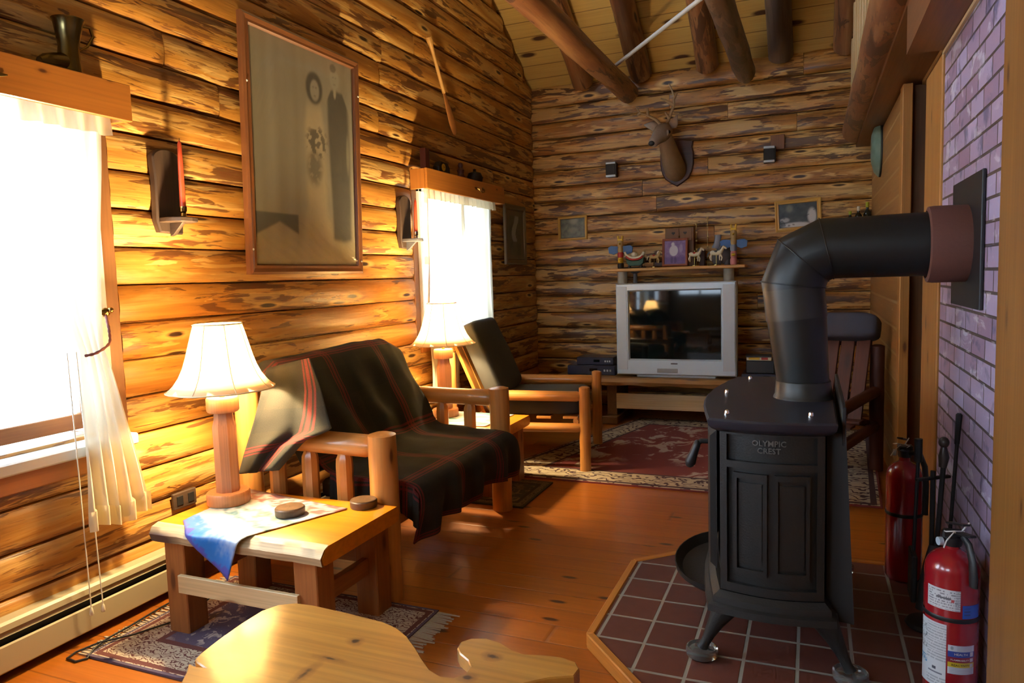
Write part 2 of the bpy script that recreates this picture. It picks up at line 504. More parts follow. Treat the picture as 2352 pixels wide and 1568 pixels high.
def coaster_glass():
    t = NT('clear_glass')
    return t.done((0.85, 0.87, 0.84), 0.06, Transmission_Weight=0.9, IOR=1.45)
m_glass = coaster_glass()

def cloth_mat(name, col, see=0.2, tl=0.5, stripes=True):
    t = NT(name)
    d = t.n('ShaderNodeBsdfDiffuse', {'Color': col}); l = t.n('ShaderNodeBsdfTranslucent', {'Color': col})
    tr = t.n('ShaderNodeBsdfTransparent')
    a = t.n('ShaderNodeMixShader', {0: tl, 1: d.outputs[0], 2: l.outputs[0]})
    f = see
    if stripes:
        f = t.math('MULTIPLY', t.ramp(t.noise(t.map(t.attr(), (30, 30, 1)), 1, 2), [(0.3, 0.5), (0.7, 1.2)]), see)
    b = t.n('ShaderNodeMixShader', {0: f, 1: a.outputs[0], 2: tr.outputs[0]})
    t.set(t.out.inputs[0], b.outputs[0])
    return t.m
m_sheer = cloth_mat('sheer_curtain', (0.70, 0.64, 0.50), 0.09, 0.30)
m_ruffle = cloth_mat('curtain_ruffle', (0.80, 0.72, 0.52), 0.08, 0.4)
m_shade = cloth_mat('lamp_shade', (0.90, 0.80, 0.62), 0.0, 0.62, False)
def bulb_mat():
    t = NT('lit_bulb'); e = t.n('ShaderNodeEmission', {'Color': (1, 0.75, 0.45), 'Strength': 25.0})
    t.set(t.out.inputs[0], e.outputs[0]); return t.m
m_bulb = bulb_mat()

def plank_mat(name, cols, ax, width, rough, coat=0.0, dark=(0.06, 0.02, 0.008), seam=0.03, fine=0.3, knot=0.13, length=0.0, srcobj=True, along=0, sa=0.75):
    """boards of one width laid side by side; ax is the axis across the boards"""
    t = NT(name)
    v = t.obj() if srcobj else t.attr()
    xyz = t.sep(v)
    q = t.math('DIVIDE', xyz[ax], width)
    row = t.math('FLOOR', q); fr = t.math('FRACT', q)
    wn = t.n('ShaderNodeTexWhiteNoise', {'W': row}, noise_dimensions='1D').outputs['Value']
    sh = t.math('MULTIPLY', wn, 37.0)
    a = xyz[along]
    p = t.comb(t.math('ADD', a, sh), xyz[ax], sh)
    n = t.noise(t.map(p, (1.3, 16, 1)), 1, 4, 0.55, 0.8)
    c = t.ramp(n, [(0.3, cols[0]), (0.7, cols[1])])
    c = t.mix(t.math('MULTIPLY', wn, 0.55), c, cols[2])
    g = t.noise(t.map(p, (2, 110, 1)), 1, 2)
    c = t.mix(fine, c, t.ramp(g, [(0.35, 0.6), (0.6, 1.0)]), 'MULTIPLY')
    kv = t.n('ShaderNodeTexVoronoi', {'Vector': t.map(p, (1.7, 5, 1)), 'Scale': 1.0}, voronoi_dimensions='2D')
    on = t.math('GREATER_THAN', t.sep(kv.outputs['Color'])[0], 0.5)
    c = t.mix(t.math('MULTIPLY', t.ramp(kv.outputs['Distance'], [(knot * 0.4, 1.0), (knot * 0.75, 0.0)]), on), c, dark)
    e = t.math('MINIMUM', fr, t.math('SUBTRACT', 1.0, fr))
    sm = t.ramp(e, [(seam * 0.4, 1.0), (seam, 0.0)])
    if length:
        q2 = t.math('FRACT', t.math('DIVIDE', t.math('ADD', a, sh), length))
        e2 = t.math('MINIMUM', q2, t.math('SUBTRACT', 1.0, q2))
        sm = t.math('MAXIMUM', sm, t.ramp(e2, [(0.0006, 1.0), (0.0012, 0.0)]))
    c = t.mix(t.math('MULTIPLY', sm, sa), c, dark)
    t.bump(t.math('SUBTRACT', t.math('MULTIPLY', g, 0.15), sm), 0.35, 0.004)
    return t.done(c, rough, Coat_Weight=coat, Coat_Roughness=0.18)
m_floor = plank_mat('floor_boards', ((0.46, 0.145, 0.014), (0.38, 0.105, 0.009), (0.31, 0.085, 0.009)), 1, 0.128, 0.34, 0.35, length=3.4, sa=0.45, knot=0.10)
m_ceil = plank_mat('ceiling_boards', ((0.62, 0.44, 0.14), (0.56, 0.37, 0.10), (0.50, 0.31, 0.08)), 1, 0.16, 0.5, 0.05, srcobj=False, knot=0.22)
m_pinewall = plank_mat('pine_panelling', ((0.40, 0.20, 0.05), (0.32, 0.14, 0.03), (0.28, 0.12, 0.028)), 2, 0.155, 0.42, 0.1, dark=(0.45, 0.28, 0.10), seam=0.07, along=1, knot=0.06)

def tile_mat():
    t = NT('quarry_tile')
    x, y, z = t.sep(t.attr())
    fx = t.math('FRACT', t.math('DIVIDE', x, 0.1615)); fy = t.math('FRACT', t.math('DIVIDE', y, 0.1700))
    ex = t.math('MINIMUM', fx, t.math('SUBTRACT', 1.0, fx)); ey = t.math('MINIMUM', fy, t.math('SUBTRACT', 1.0, fy))
    g = t.ramp(t.math('MINIMUM', ex, ey), [(0.028, 1.0), (0.040, 0.0)])
    ix = t.math('FLOOR', t.math('DIVIDE', x, 0.1615)); iy = t.math('FLOOR', t.math('DIVIDE', y, 0.17))
    wn = t.n('ShaderNodeTexWhiteNoise', {'Vector': t.comb(ix, iy, 0.0)}, noise_dimensions='3D').outputs['Value']
    c = t.mix(wn, (0.125, 0.042, 0.030), (0.090, 0.030, 0.023))
    c = t.mix(t.math('MULTIPLY', t.noise(t.attr(), 22, 4), 0.5), c, (0.20, 0.075, 0.055))
    c = t.mix(g, c, (0.27, 0.255, 0.21))
    t.bump(t.math('SUBTRACT', 1.0, g), 0.5, 0.004)
    return t.done(c, t.math('ADD', 0.36, t.math('MULTIPLY', g, 0.4)))
m_tile = tile_mat()

def brick_mat():
    t = NT('glazed_brick')
    x, y, z = t.sep(t.obj())
    v = t.comb(y, z, 0.0)
    b = t.n('ShaderNodeTexBrick', {'Vector': v, 'Color1': (0.52, 0.44, 0.64), 'Color2': (0.33, 0.22, 0.33), 'Mortar': (0.10, 0.075, 0.065), 'Scale': 1.0,  # red-brown brick, the lavender of blue skylight painted into its colours
                                   'Mortar Size': 0.0048, 'Mortar Smooth': 0.1, 'Bias': 0.0, 'Brick Width': 0.190, 'Row Height': 0.0675}, offset=0.45, squash=1.0)
    c = b.outputs['Color']
    row = t.math('FLOOR', t.math('DIVIDE', z, 0.0675))
    blot = t.noise(t.map(t.comb(y, z, row), (7, 12, 3.7)), 1, 4, 0.6, 0.6)
    c = t.mix(t.ramp(blot, [(0.58, 0.0), (0.66, 0.75)]), c, (0.68, 0.66, 0.74))
    blot2 = t.noise(t.map(t.comb(y, z, row), (8, 7, 1.7), (4, 8, 3)), 1, 4, 0.6, 0.4)
    c = t.mix(t.ramp(blot2, [(0.57, 0.0), (0.66, 0.75)]), c, (0.10, 0.10, 0.20))
    t.bump(t.math('SUBTRACT', t.math('MULTIPLY', blot, 0.3), b.outputs['Fac']), 0.9, 0.008)
    return t.done(c, 0.38)
m_brick = brick_mat()

def plaid_mat():
    t = NT('plaid_wool')
    x, y, z = t.sep(t.attr())
    def band(a, per, c0, wd, off=0.0):
        f = t.math('FRACT', t.math('DIVIDE', t.math('ADD', a, off), per))
        d = t.math('ABSOLUTE', t.math('SUBTRACT', f, c0))
        return t.math('LESS_THAN', d, wd)
    c = (0.021, 0.0195, 0.014)
    n = t.noise(t.map(t.attr(), (300, 300, 300)), 1, 2)
    c = t.mix(t.math('MULTIPLY', band(x, 0.42, 0.5, 0.13), 0.55), c, (0.012, 0.013, 0.012))
    c = t.mix(t.math('MULTIPLY', band(y, 0.42, 0.5, 0.13), 0.55), c, (0.012, 0.013, 0.012))
    for ax in (x, y):
        for (p0, wd) in ((0.06, 0.012), (0.115, 0.022), (0.17, 0.012)):
            c = t.mix(t.math('MULTIPLY', band(ax, 0.42, p0, wd), 0.62), c, (0.20, 0.020, 0.022))
    c = t.mix(0.5, c, t.ramp(n, [(0.35, 0.35), (0.65, 1.25)]), 'MULTIPLY')
    t.bump(n, 0.3, 0.002)
    return t.done(c, 0.95)
m_plaid = plaid_mat()

def rug_mat(name, field, border, ink, flower, bw, L, Wd, fs=2.6):
    """oriental rug: luv x runs 0..L, y runs 0..Wd in metres"""
    t = NT(name)
    x, y, z = t.sep(t.attr())
    ex = t.math('MINIMUM', x, t.math('SUBTRACT', L, x)); ey = t.math('MINIMUM', y, t.math('SUBTRACT', Wd, y))
    e = t.math('MINIMUM', ex, ey)
    v = t.comb(x, y, 0.0)
    fl = t.noise(t.map(v, (fs * 2, fs * 2, 1)), 1, 5, 0.62, 1.2)
    fm = t.ramp(t.noise(t.map(v, (fs * 0.55, fs * 0.55, 1), (2, 5, 0)), 1, 1), [(0.38, 0.0), (0.50, 1.0)])
    c = t.mix(t.math('MULTIPLY', t.ramp(fl, [(0.53, 0.0), (0.57, 1.0)]), fm), field, flower)
    sc = t.n('ShaderNodeTexWave', {'Vector': v, 'Scale': fs * 2.2, 'Distortion': 14.0, 'Detail': 2.0, 'Detail Scale': 2.0}, wave_type='RINGS').outputs['Fac']
    bc = t.mix(t.ramp(sc, [(0.16, 1.0), (0.24, 0.0)]), border, ink)
    c = t.mix(t.math('LESS_THAN', e, bw), c, bc)
    for (p0, wd, col) in ((bw, 0.012, ink), (bw * 0.16, bw * 0.06, ink), (0.0, 0.012, field)):
        c = t.mix(t.math('LESS_THAN', t.math('ABSOLUTE', t.math('SUBTRACT', e, p0)), wd), c, col)
    n = t.noise(t.map(v, (260, 260, 1)), 1, 2)
    c = t.mix(0.35, c, t.ramp(n, [(0.3, 0.5), (0.7, 1.2)]), 'MULTIPLY')
    t.bump(n, 0.3, 0.003)
    return t.done(c, 0.95)
m_rug = rug_mat('red_rug', (0.20, 0.040, 0.038), (0.52, 0.44, 0.31), (0.07, 0.035, 0.045), (0.46, 0.36, 0.30), 0.27, 2.40, 2.08, 2.2)
m_rug2 = rug_mat('small_rug', (0.10, 0.075, 0.12), (0.50, 0.42, 0.31), (0.13, 0.04, 0.035), (0.46, 0.38, 0.33), 0.17, 1.06, 0.72, 7.0)
m_rug3 = rug_mat('dark_rug', (0.05, 0.055, 0.04), (0.18, 0.14, 0.08), (0.04, 0.03, 0.02), (0.20, 0.14, 0.08), 0.07, 1.0, 0.5, 7.0)
m_fringe = plain('rug_fringe', (0.46, 0.38, 0.27), 0.9)

# ------------------------------------------------------------------ the room
XL, YB, XR = -2.55, 6.80, 0.47
SLOPE, EAVE = 0.67, 3.158
def ceil_z(y): return EAVE + SLOPE * (YB - y)

def half_log(mb, axis, fix, nrm, a0, a1, zc, hh, bulge, cap0=True, cap1=True):
    """one course of the log wall: a half round log along Y or X, its face towards nrm"""
    L = a1 - a0
    n = max(3, int(L / 0.10)); m = 10
    rid = random.uniform(0, 60); o = random.uniform(0, 40)
    rows = []
    ph = random.uniform(0, 6)
    for i in range(n + 1):
        t = a0 + L * i / n
        e = min(t - a0, a1 - t)
        sh = 1.0 if e > 0.05 else 0.72 + 0.28 * (max(e, 0.0) / 0.05) ** 0.5
        if (e == t - a0 and not cap0) or (e == a1 - t and not cap1): sh = 1.0
        wv = 0.006 * noise.noise(Vector((t * 1.1, rid, 3)))
        row = []
        for k in range(m + 1):
            a = -PI / 2 + PI * k / m
            ca = max(math.cos(a), 0) ** 0.5
            q = noise.noise(Vector((t * 2.6, a * 0.9, rid))) * 0.16 + noise.noise(Vector((t * 9, a * 2.2, rid + 9))) * 0.07
            d = bulge * ca * sh * (1 + q)
            zz = zc + wv + hh * math.sin(a) * (0.985 - 0.01 * q)
            co = (fix + nrm * (d - bulge), t, zz) if axis == 'Y' else (t, fix + nrm * (d - bulge), zz)
            row.append(mb.v(co, (t + o, a * 0.075 + rid, rid)))
        rows.append(row)
    for i in range(n):
        for k in range(m):
            mb.f([rows[i][k], rows[i + 1][k], rows[i + 1][k + 1], rows[i][k + 1]])
    mb.f(rows[0]); mb.f(rows[-1])

def pieces(a0, a1, lo=1.6, hi=3.6):
    r = []; a = a0
    while a1 - a > hi:
        b = a + random.uniform(lo, hi)
        if a1 - b < 0.5: break
        r.append((a, b - 0.004)); a = b
    r.append((a, a1)); return r

WINS = [(-1.10, 0.35, 1.15, 2.10), (0.93, 1.985, 0.74, 2.05), (4.46, 5.56, 0.92, 1.96)]   # openings in the left wall: y0, y1, z0, z1
def rows_left():
    z = 1.318 - 0.1535 * 9
    while z < 5.6:
        yield z, z + 0.1535; z += 0.1535
mb = MB(); bk = MB()
for (z0, z1) in rows_left():
    if z1 < 0.02: continue
    zc = (z0 + z1) / 2
    yend = YB if z1 < EAVE else YB - (z1 - EAVE) / SLOPE + 0.02
    spans = [(-1.6, yend)]
    for (y0, y1, a, b) in WINS + [(2.7, 4.7, 3.55, 4.48)]:
        if z1 > a + 0.06 and z0 < b - 0.02:
            ns = []
            for (s0, s1) in spans:
                if s0 < y0 - 0.07: ns.append((s0, min(s1, y0 - 0.07)))
                if s1 > y1 + 0.07: ns.append((max(s0, y1 + 0.07), s1))
            spans = ns
    for (s0, s1) in spans:
        for (p, q) in pieces(s0, s1):
            half_log(mb, 'Y', XL, 1, p, q, zc, 0.0768, 0.040)
# solid timber behind the rounded faces, with the window openings left free
def back_panel(mb, y0, y1, z0, z1):
    if y1 - y0 > 0.01 and z1 - z0 > 0.01:
        mb.box((XL - 0.13, (y0 + y1) / 2, (z0 + z1) / 2), (0.17, y1 - y0, z1 - z0), bev=0.0)
ys = -1.6
for (y0, y1, a, b) in WINS:
    back_panel(mb, ys, y0, 0, 3.2); back_panel(mb, y0, y1, 0, a); back_panel(mb, y0, y1, b, 3.2); ys = y1
back_panel(mb, ys, YB + 0.2, 0, 3.2)
GZ = ceil_z(3.0) + 0.05
for gab in ([(-1.6, 3.2), (2.7, 3.2), (2.7, GZ - SLOPE * 0.3), (-1.6, GZ - SLOPE * 4.6)], [(4.7, 3.2), (YB + 0.1, 3.2), (4.7, GZ - SLOPE * 1.7)], [(2.7, 3.2), (4.7, 3.2), (4.7, 3.55), (2.7, 3.55)], [(2.7, 4.48), (4.7, 4.48), (4.7, GZ - SLOPE * 1.7), (3.0, GZ), (2.7, GZ - SLOPE * 0.3)]):
    mb.prism(gab, (XL - 0.215, 0, 0), (0, 1, 0), (0, 0, 1), (1, 0, 0), 0.17)
struct('wall_left', mb, m_wall)

mb = MB()
z = 2.95 - 0.1545 * 19
for k in range(20):
    z0 = z + 0.1545 * k
    hh = 0.0775 if k < 19 else 0.104
    zc = z0 + hh
    for (p, q) in pieces(-2.60, XR + 0.03, 0.9, 2.6):
        half_log(mb, 'X', YB, -1, p, q, zc, hh * 0.995, 0.036 if k < 19 else 0.07)
mb.box((-0.2, YB + 0.14, 1.6), (4.9, 0.17, 3.2), bev=0)
mb.box((1.25, YB + 0.14, 2.7), (1.9, 0.16, 1.0), bev=0)
struct('wall_back', mb, m_wallb)

mb = MB()
mb.box((-0.3, 2.55, -0.05), (4.9, 8.7, 0.1), bev=0)
struct('floor', mb, m_floor)

def slope_panel(mb, y0, z0, y1, z1):
    L = math.hypot(y1 - y0, z1 - z0); n = Vector((0, z0 - z1, y1 - y0)).normalized()
    if n.z < 0: n = -n
    mb.prism([(-2.8, 0), (2.1, 0), (2.1, L), (-2.8, L)], (0, y0, z0), (1, 0, 0), (0, (y1 - y0) / L, (z1 - z0) / L), n, 0.08)
mb = MB()
slope_panel(mb, YB + 0.25, EAVE - SLOPE * 0.25, 3.0, ceil_z(3.0))
slope_panel(mb, -1.8, ceil_z(3.0) - SLOPE * 4.8, 3.0, ceil_z(3.0))
struct('ceiling', mb, m_ceil)

# behind the camera: a plain panelled wall with a wide window, and the upper wall beyond the loft
mb = MB()
for (cx_, cz_, sx_, sz_) in ((-2.45, 2.9, 0.3, 5.9), (0.55, 2.9, 3.1, 5.9), (-1.65, 0.70, 1.3, 1.40), (-1.65, 4.10, 1.3, 3.60)):
    mb.box((cx_, -1.68, cz_), (sx_, 0.16, sz_), bev=0)
struct('wall_rear', mb, m_pinewall)
mb = MB(); mb.box((2.05, 2.6, 2.9), (0.1, 8.8, 5.9), bev=0)
struct('wall_loft', mb, m_pinewall)

# the brick wall beside the stove, framed by boards
mb = MB()
mb.box((XR + 0.06, 2.70, 1.056), (0.12, 1.17, 2.112), bev=0)
struct('wall_right', mb, m_brick)
mb = MB()
mb.box((0.58, 0.25, 1.056), (0.12, 3.75, 2.112), bev=0)
mb.box((0.56, 5.72, 1.14), (0.20, 2.20, 2.28), bev=0)
mb.box((1.30, 4.62 + 0.05, 1.14), (1.5, 0.1, 2.28), bev=0)
mb.box((1.30, 3.66, 1.056), (1.5, 0.1, 2.112), bev=0)
mb.box((1.30, 4.1, 2.29), (1.5, 1.0, 0.03), bev=0)
struct('wall_pine', mb, m_pinewall)
mb = MB(); mb.box((0.475, 4.58, 1.14), (0.05, 0.12, 2.28), bev=0.004)
struct('trim_1', mb, m_trim)
mb = MB(); mb.box((0.63, 4.60, 1.14), (0.26, 0.03, 2.28), bev=0.002)
struct('trim_2', mb, m_dtrim)  # board in shade, its shading painted in by the darker wood
mb = MB(); mb.box((0.505, 3.50, 1.056), (0.09, 0.42, 2.112), bev=0.005)
struct('trim_3', mb, m_trim)
mb = MB(); mb.box((0.475, 1.86, 1.056), (0.10, 0.51, 2.112), bev=0.005)
struct('trim_4', mb, wood('edge_board', (0.30, 0.135, 0.028), (0.23, 0.095, 0.018), rough=0.45, knot=0.08))
mb = MB(); mb.box((0.464, 2.69, 2.106), (0.014, 1.16, 0.012), bev=0.002)
struct('trim_5', mb, m_pale)
# loft floor over the brick wall, a step higher further back
mb = MB()
mb.box((1.21, 0.83, 2.24), (1.75, 4.86, 0.25), bev=0)
mb.box((1.21, 5.05, 2.36), (1.75, 3.58, 0.12), bev=0)
struct('ceiling_loft', mb, m_soffit)

# windows: casing, sashes, panes
def window(name, y0, y1, z0, z1, frame_m, sill=True, sash_m=None, hung=True):
    mb = MB(); x = XL - 0.10
    for (yy, zz, sy, sz) in ((y0 + 0.02, (z0 + z1) / 2, 0.04, z1 - z0), (y1 - 0.02, (z0 + z1) / 2, 0.04, z1 - z0), ((y0 + y1) / 2, z1 - 0.02, y1 - y0, 0.04)):
        mb.box((x, yy, zz), (0.22, sy, sz), bev=0.003)
    w_ = struct(name, mb, frame_m)
    s = MB()
    for (a, b) in (((z0 + 0.02, (z0 + z1) / 2 + 0.02), ((z0 + z1) / 2 - 0.02, z1 - 0.04)) if hung else ((z0 + 0.02, z1 - 0.04),)):
        xs = XL - 0.12 - (0.03 if a > (z0 + z1) / 2 - 0.1 else 0)
        for yy in (y0 + 0.055, y1 - 0.05): s.box((xs, yy, (a + b) / 2), (0.03, 0.022, b - a), bev=0.003)
        s.box((xs, (y0 + y1) / 2, a + 0.03), (0.03, y1 - y0 - 0.08, 0.06), bev=0.003); s.box((xs, (y0 + y1) / 2, b - 0.02), (0.03, y1 - y0 - 0.08, 0.04), bev=0.003)
    s.build('window_sash', sash_m or frame_m, w_)
    g = MB()
    if not hung: g.box((XL - 0.12, (y0 + y1) / 2, (z0 + z1) / 2), (0.005, y1 - y0 - 0.14, z1 - z0 - 0.14), bev=0)
    else: g.box((XL - 0.12, (y0 + y1) / 2, (z0 + z1) / 2 - 0.27), (0.005, y1 - y0 - 0.14, (z1 - z0) / 2 - 0.08), bev=0); g.box((XL - 0.15, (y0 + y1) / 2, (z0 + z1) / 2 + 0.27), (0.005, y1 - y0 - 0.14, (z1 - z0) / 2 - 0.08), bev=0)
    g.build('window_pane', m_pane, w_)
    if sill:
        k = MB(); k.box((XL - 0.06, (y0 + y1) / 2, z0 - 0.035), (0.23, y1 - y0 + 0.12, 0.045), bev=0.006); k.build('window_sill', m_white, w_)
        k = MB(); k.box((XL + 0.005, (y0 + y1) / 2, z0 - 0.095), (0.03, y1 - y0 + 0.10, 0.07), bev=0.004); k.build('window_apron', m_val, w_)
    c = MB()
    for yy in (y0 - 0.035, y1 + 0.035): c.box((XL - 0.035, yy, (z0 + z1) / 2), (0.05, 0.07, z1 - z0 + 0.02), bev=0.004)
    c.build('window_casing', m_dtrim, w_)
window('window_1', *WINS[1], m_white, sash_m=m_tleg, hung=False); window('window_2', *WINS[2], m_white); window('window_3', *WINS[0], m_tleg)
window('window_4', 2.7, 4.7, 3.55, 4.48, m_trim, sill=False)

mb = MB()
for xx in (-2.28, -1.65, -1.02): mb.box((xx, -1.66, 1.85), (0.05, 0.10, 0.92))
for zz in (1.42, 2.28): mb.box((-1.65, -1.66, zz), (1.3, 0.10, 0.05))
w5 = struct('window_5', mb, m_trim)
mb = MB(); mb.box((-1.65, -1.68, 1.85), (1.2, 0.005, 0.82), bev=0); mb.build('window_pane', m_pane, w5)

# beams, rafters, loft edge
def long_log(name, p0, p1, r, m, n=16, wob=0.10, r1=None, bow=0.012):
    p0, p1 = Vector(p0), Vector(p1); s = random.uniform(0, 50)
    pts = []; rad = []
    for i in range(n + 1):
        t = i / n
        p = p0.lerp(p1, t) + Vector((noise.noise(Vector((t * 3, s, 0))), noise.noise(Vector((t * 3, s, 5))), noise.noise(Vector((t * 3, s, 9))))) * bow
        pts.append(p); rad.append((r + ((r1 or r) - r) * t) * (1 + 0.05 * noise.noise(Vector((t * 7, s, 2)))))
    mb = MB(); mb.tube(pts, rad, 16, wob=wob)
    return mb
struct('ceiling_beam', long_log('b', (-1.57, 1.6, 2.955), (-1.565, 6.66, 2.955), 0.092, m_beam), m_beam)
struct('ceiling_beam', long_log('b', (-0.545, 1.6, 2.985), (-0.54, 6.66, 2.985), 0.085, m_bark, wob=0.14), m_bark)
for xx, mm in ((-2.01, m_beam), (-1.46, m_beam), (-0.865, m_beam), (-0.255, m_bark), (0.25, m_beam)):
    struct('rafter_beam', long_log('r', (xx, 6.74, ceil_z(6.74) - 0.085), (xx, 3.1, ceil_z(3.1) - 0.085), 0.10, mm), mm)
struct('ridge_beam', long_log('r', (-2.6, 3.0, 5.42), (2.0, 3.0, 5.42), 0.12, m_beam), m_beam)
struct('loft_edge_beam', long_log('l', (0.315, -1.5, 2.43), (0.318, 6.70, 2.415), 0.098, m_beam), m_beam)
# ------------------------------------------------------------------ hearth, stove, flue
HZ = 0.05
out = [(0.468, 3.29), (-0.40, 3.29), (-0.700, 3.005), (-0.700, 2.325), (-0.285, 1.86), (0.42, 1.86), (0.42, 2.12), (0.468, 2.12)]
t = thing('hearth', 'low hearth of square red quarry tiles edged with pine under the stove', 'hearth', (-0.1, 2.6, 0))
mb = MB()
mb.prism(out, (0, 0, 0), (1, 0, 0), (0, 1, 0), (0, 0, 1), HZ - 0.002)
for v in mb.bm.verts: v[mb.L] = (v.co.x + 0.5205 + 1.615, v.co.y - 2.660 + 1.7, 0)
mb.build('tile_top', m_tile, t)
mb = MB()
for i in range(5):
    a, b = Vector((*out[i], 0)), Vector((*out[i + 1], 0))
    d = (b - a).normalized(); nn = Vector((d.y, -d.x, 0))
    mb.bar(a - d * 0.004 + nn * 0.010 + Vector((0, 0, 0.0265)), b + d * 0.004 + nn * 0.010 + Vector((0, 0, 0.0265)), 0.030, 0.053, bev=0.004)
mb.build('edge_trim', m_honey, t)

SX0, SX1, SY0, SY1 = -0.265, 0.040, 2.300, 3.165      # body corners of the stove
def stove_outline(gx=0.0, bow=0.028, fb=0.060, n=8):
    """closed plan of the stove, grown by gx, its near, far and front sides bowed"""
    p = []
    for i in range(n + 1):
        s_ = i / n; p.append((SX1 + gx + (SX0 - SX1 - 2 * gx) * s_, SY0 - gx - bow * math.sin(PI * s_)))
    for i in range(1, n + 1):
        s_ = i / n; p.append((SX0 - gx - fb * math.sin(PI * s_), SY0 - gx + (SY1 - SY0 + 2 * gx) * s_))
    for i in range(1, n + 1):
        s_ = i / n; p.append((SX0 - gx + (SX1 - SX0 + 2 * gx) * s_, SY1 + gx + bow * math.sin(PI * s_)))
    return p
def loft(mb, levels):
    rs = []
    o = mb.off()
    for (z, pts) in levels:
        rs.append([mb.v((x, y, z), (x + o.x, y + o.y, z)) for (x, y) in pts])
    n = len(rs[0])
    for i in range(len(rs) - 1):
        for k in range(n):
            mb.f([rs[i][k], rs[i][(k + 1) % n], rs[i + 1][(k + 1) % n], rs[i + 1][k]])
    mb.f(rs[0][::-1]); mb.f(rs[-1])
def side(s_, dp=0.0):     # near side panel: s 0..1 from the front corner to the back corner, dp outwards
    x = SX0 + (SX1 - SX0) * s_; y = SY0 - 0.028 * math.sin(PI * s_)
    return x, y - dp
st = thing('wood_stove', 'black cast iron wood stove on four legs with raised side panels', 'stove', (-0.11, 2.73, HZ))
mb = MB()
loft(mb, [(0.286, stove_outline(-0.012)), (0.81, stove_outline(-0.012))])
mb.build('firebox', m_iron, st)
def strip(mb, s0, s1, z0, z1, d, base=-0.012, n=6):
    for a in range(1):
        F = []; Bk = []
        for i in range(n + 1):
            s_ = s0 + (s1 - s0) * i / n
            x, y = side(s_, base + d); xb, yb = side(s_, base - 0.004)
            F.append((mb.v((x, y, z0)), mb.v((x, y, z1)))); Bk.append((mb.v((xb, yb, z0)), mb.v((xb, yb, z1))))
        for i in range(n):
            mb.f([F[i][0], F[i + 1][0], F[i + 1][1], F[i][1]])
            mb.f([F[i][1], F[i + 1][1], Bk[i + 1][1], Bk[i][1]])
            mb.f([F[i][0], Bk[i][0], Bk[i + 1][0], F[i + 1][0]])
        mb.f([F[0][0], F[0][1], Bk[0][1], Bk[0][0]]); mb.f([F[-1][0], Bk[-1][0], Bk[-1][1], F[-1][1]])
mb = MB()
for (a, b, z0, z1) in ((0, 0.07, 0.29, 0.815), (0.93, 1, 0.29, 0.815), (0.07, 0.93, 0.690, 0.712), (0.07, 0.93, 0.795, 0.815), (0.07, 0.93, 0.290, 0.318)):
    strip(mb, a, b, z0, z1, 0.016)
for (a, b) in ((0.135, 0.465), (0.535, 0.865)):
    for (q0, q1, z0, z1, d) in ((a, a + 0.035, 0.352, 0.675, 0.012), (b - 0.035, b, 0.352, 0.675, 0.012), (a + 0.035, b - 0.035, 0.658, 0.675, 0.012), (a + 0.035, b - 0.035, 0.352, 0.369, 0.012)):
        strip(mb, q0, q1, z0, z1, d)
    strip(mb, a + 0.05, b - 0.05, 0.384, 0.643, 0.003)
mb.build('side_panel', m_iron, st)
mb = MB()
def tmap(cx_, cz_):
    def fn(x, y, z):
        s_ = (cx_ + x - SX0) / (SX1 - SX0); X, Y = side(s_, -0.0115 + z)
        return (X, Y, cz_ + y)
    return fn
mb.text('OLYMPIC', 0.024, tmap(-0.118, 0.771), 0.004); mb.text('CREST', 0.024, tmap(-0.118, 0.748), 0.004)
mb.build('lettering', plain('worn_letters', (0.15, 0.15, 0.14), 0.4, 0.3), st, recalc=False)
mb = MB()
loft(mb, [(0.286, stove_outline(0.002)), (0.270, stove_outline(0.020)), (0.252, stove_outline(0.022)), (0.246, stove_outline(0.034)), (0.225, stove_outline(0.036)), (0.222, stove_outline(0.0))])
mb.build('base_skirt', m_iron, st)
mb = MB()
loft(mb, [(0.800, stove_outline(0.002)), (0.812, stove_outline(0.022)), (0.822, stove_outline(0.030)), (0.840, stove_outline(0.034)), (0.846, stove_outline(0.028))])
mb.build('top_plate', m_irontop, st)
for (x, y) in ((-0.247, 2.34), (0.0, 2.36), (-0.29, 2.75), (-0.235, 3.12)):
    mb = MB(); mb.lathe([(0.009, 0), (0.009, 0.006), (0.007, 0.013), (0.002, 0.016)], (x, y, 0.846), 10); mb.build('acorn_nut', m_chrome, st)
for (sx, sy) in ((0, 0), (1, 0), (0, 1), (1, 1)):
    x0 = SX0 - 0.005 if sx == 0 else SX1 + 0.02; y0 = SY0 + 0.015 if sy == 0 else SY1 - 0.015
    dx = -1 if sx == 0 else 1; dy = -1 if sy == 0 else 1
    P = [(x0 - dx * 0.02, y0 - dy * 0.01, 0.235), (x0 - dx * 0.012, y0 - dy * 0.005, 0.205), (x0 + dx * 0.012, y0, 0.165), (x0 + dx * 0.032, y0 + dy * 0.006, 0.125), (x0 + dx * 0.046, y0 + dy * 0.01, 0.095), (x0 + dx * 0.055, y0 + dy * 0.012, 0.077)]
    mb = MB(); mb.tube(P, [0.040, 0.037, 0.026, 0.018, 0.015, 0.019], 12, ell=0.75); mb.build('leg', m_iron, st)
mb = MB()   # the rear heat shield stands off the back of the firebox
loft(mb, [(0.215, [(0.046, 2.345), (0.125, 2.33), (0.125, 3.13), (0.046, 3.115)]), (0.80, [(0.046, 2.36), (0.098, 2.35), (0.098, 3.11), (0.046, 3.10)])])
mb.box((0.092, 2.73, 0.82), (0.012, 0.76, 0.12), bev=0.003)
mb.build('heat_shield', m_soot, st)
mb = MB()   # loading door on the bowed front
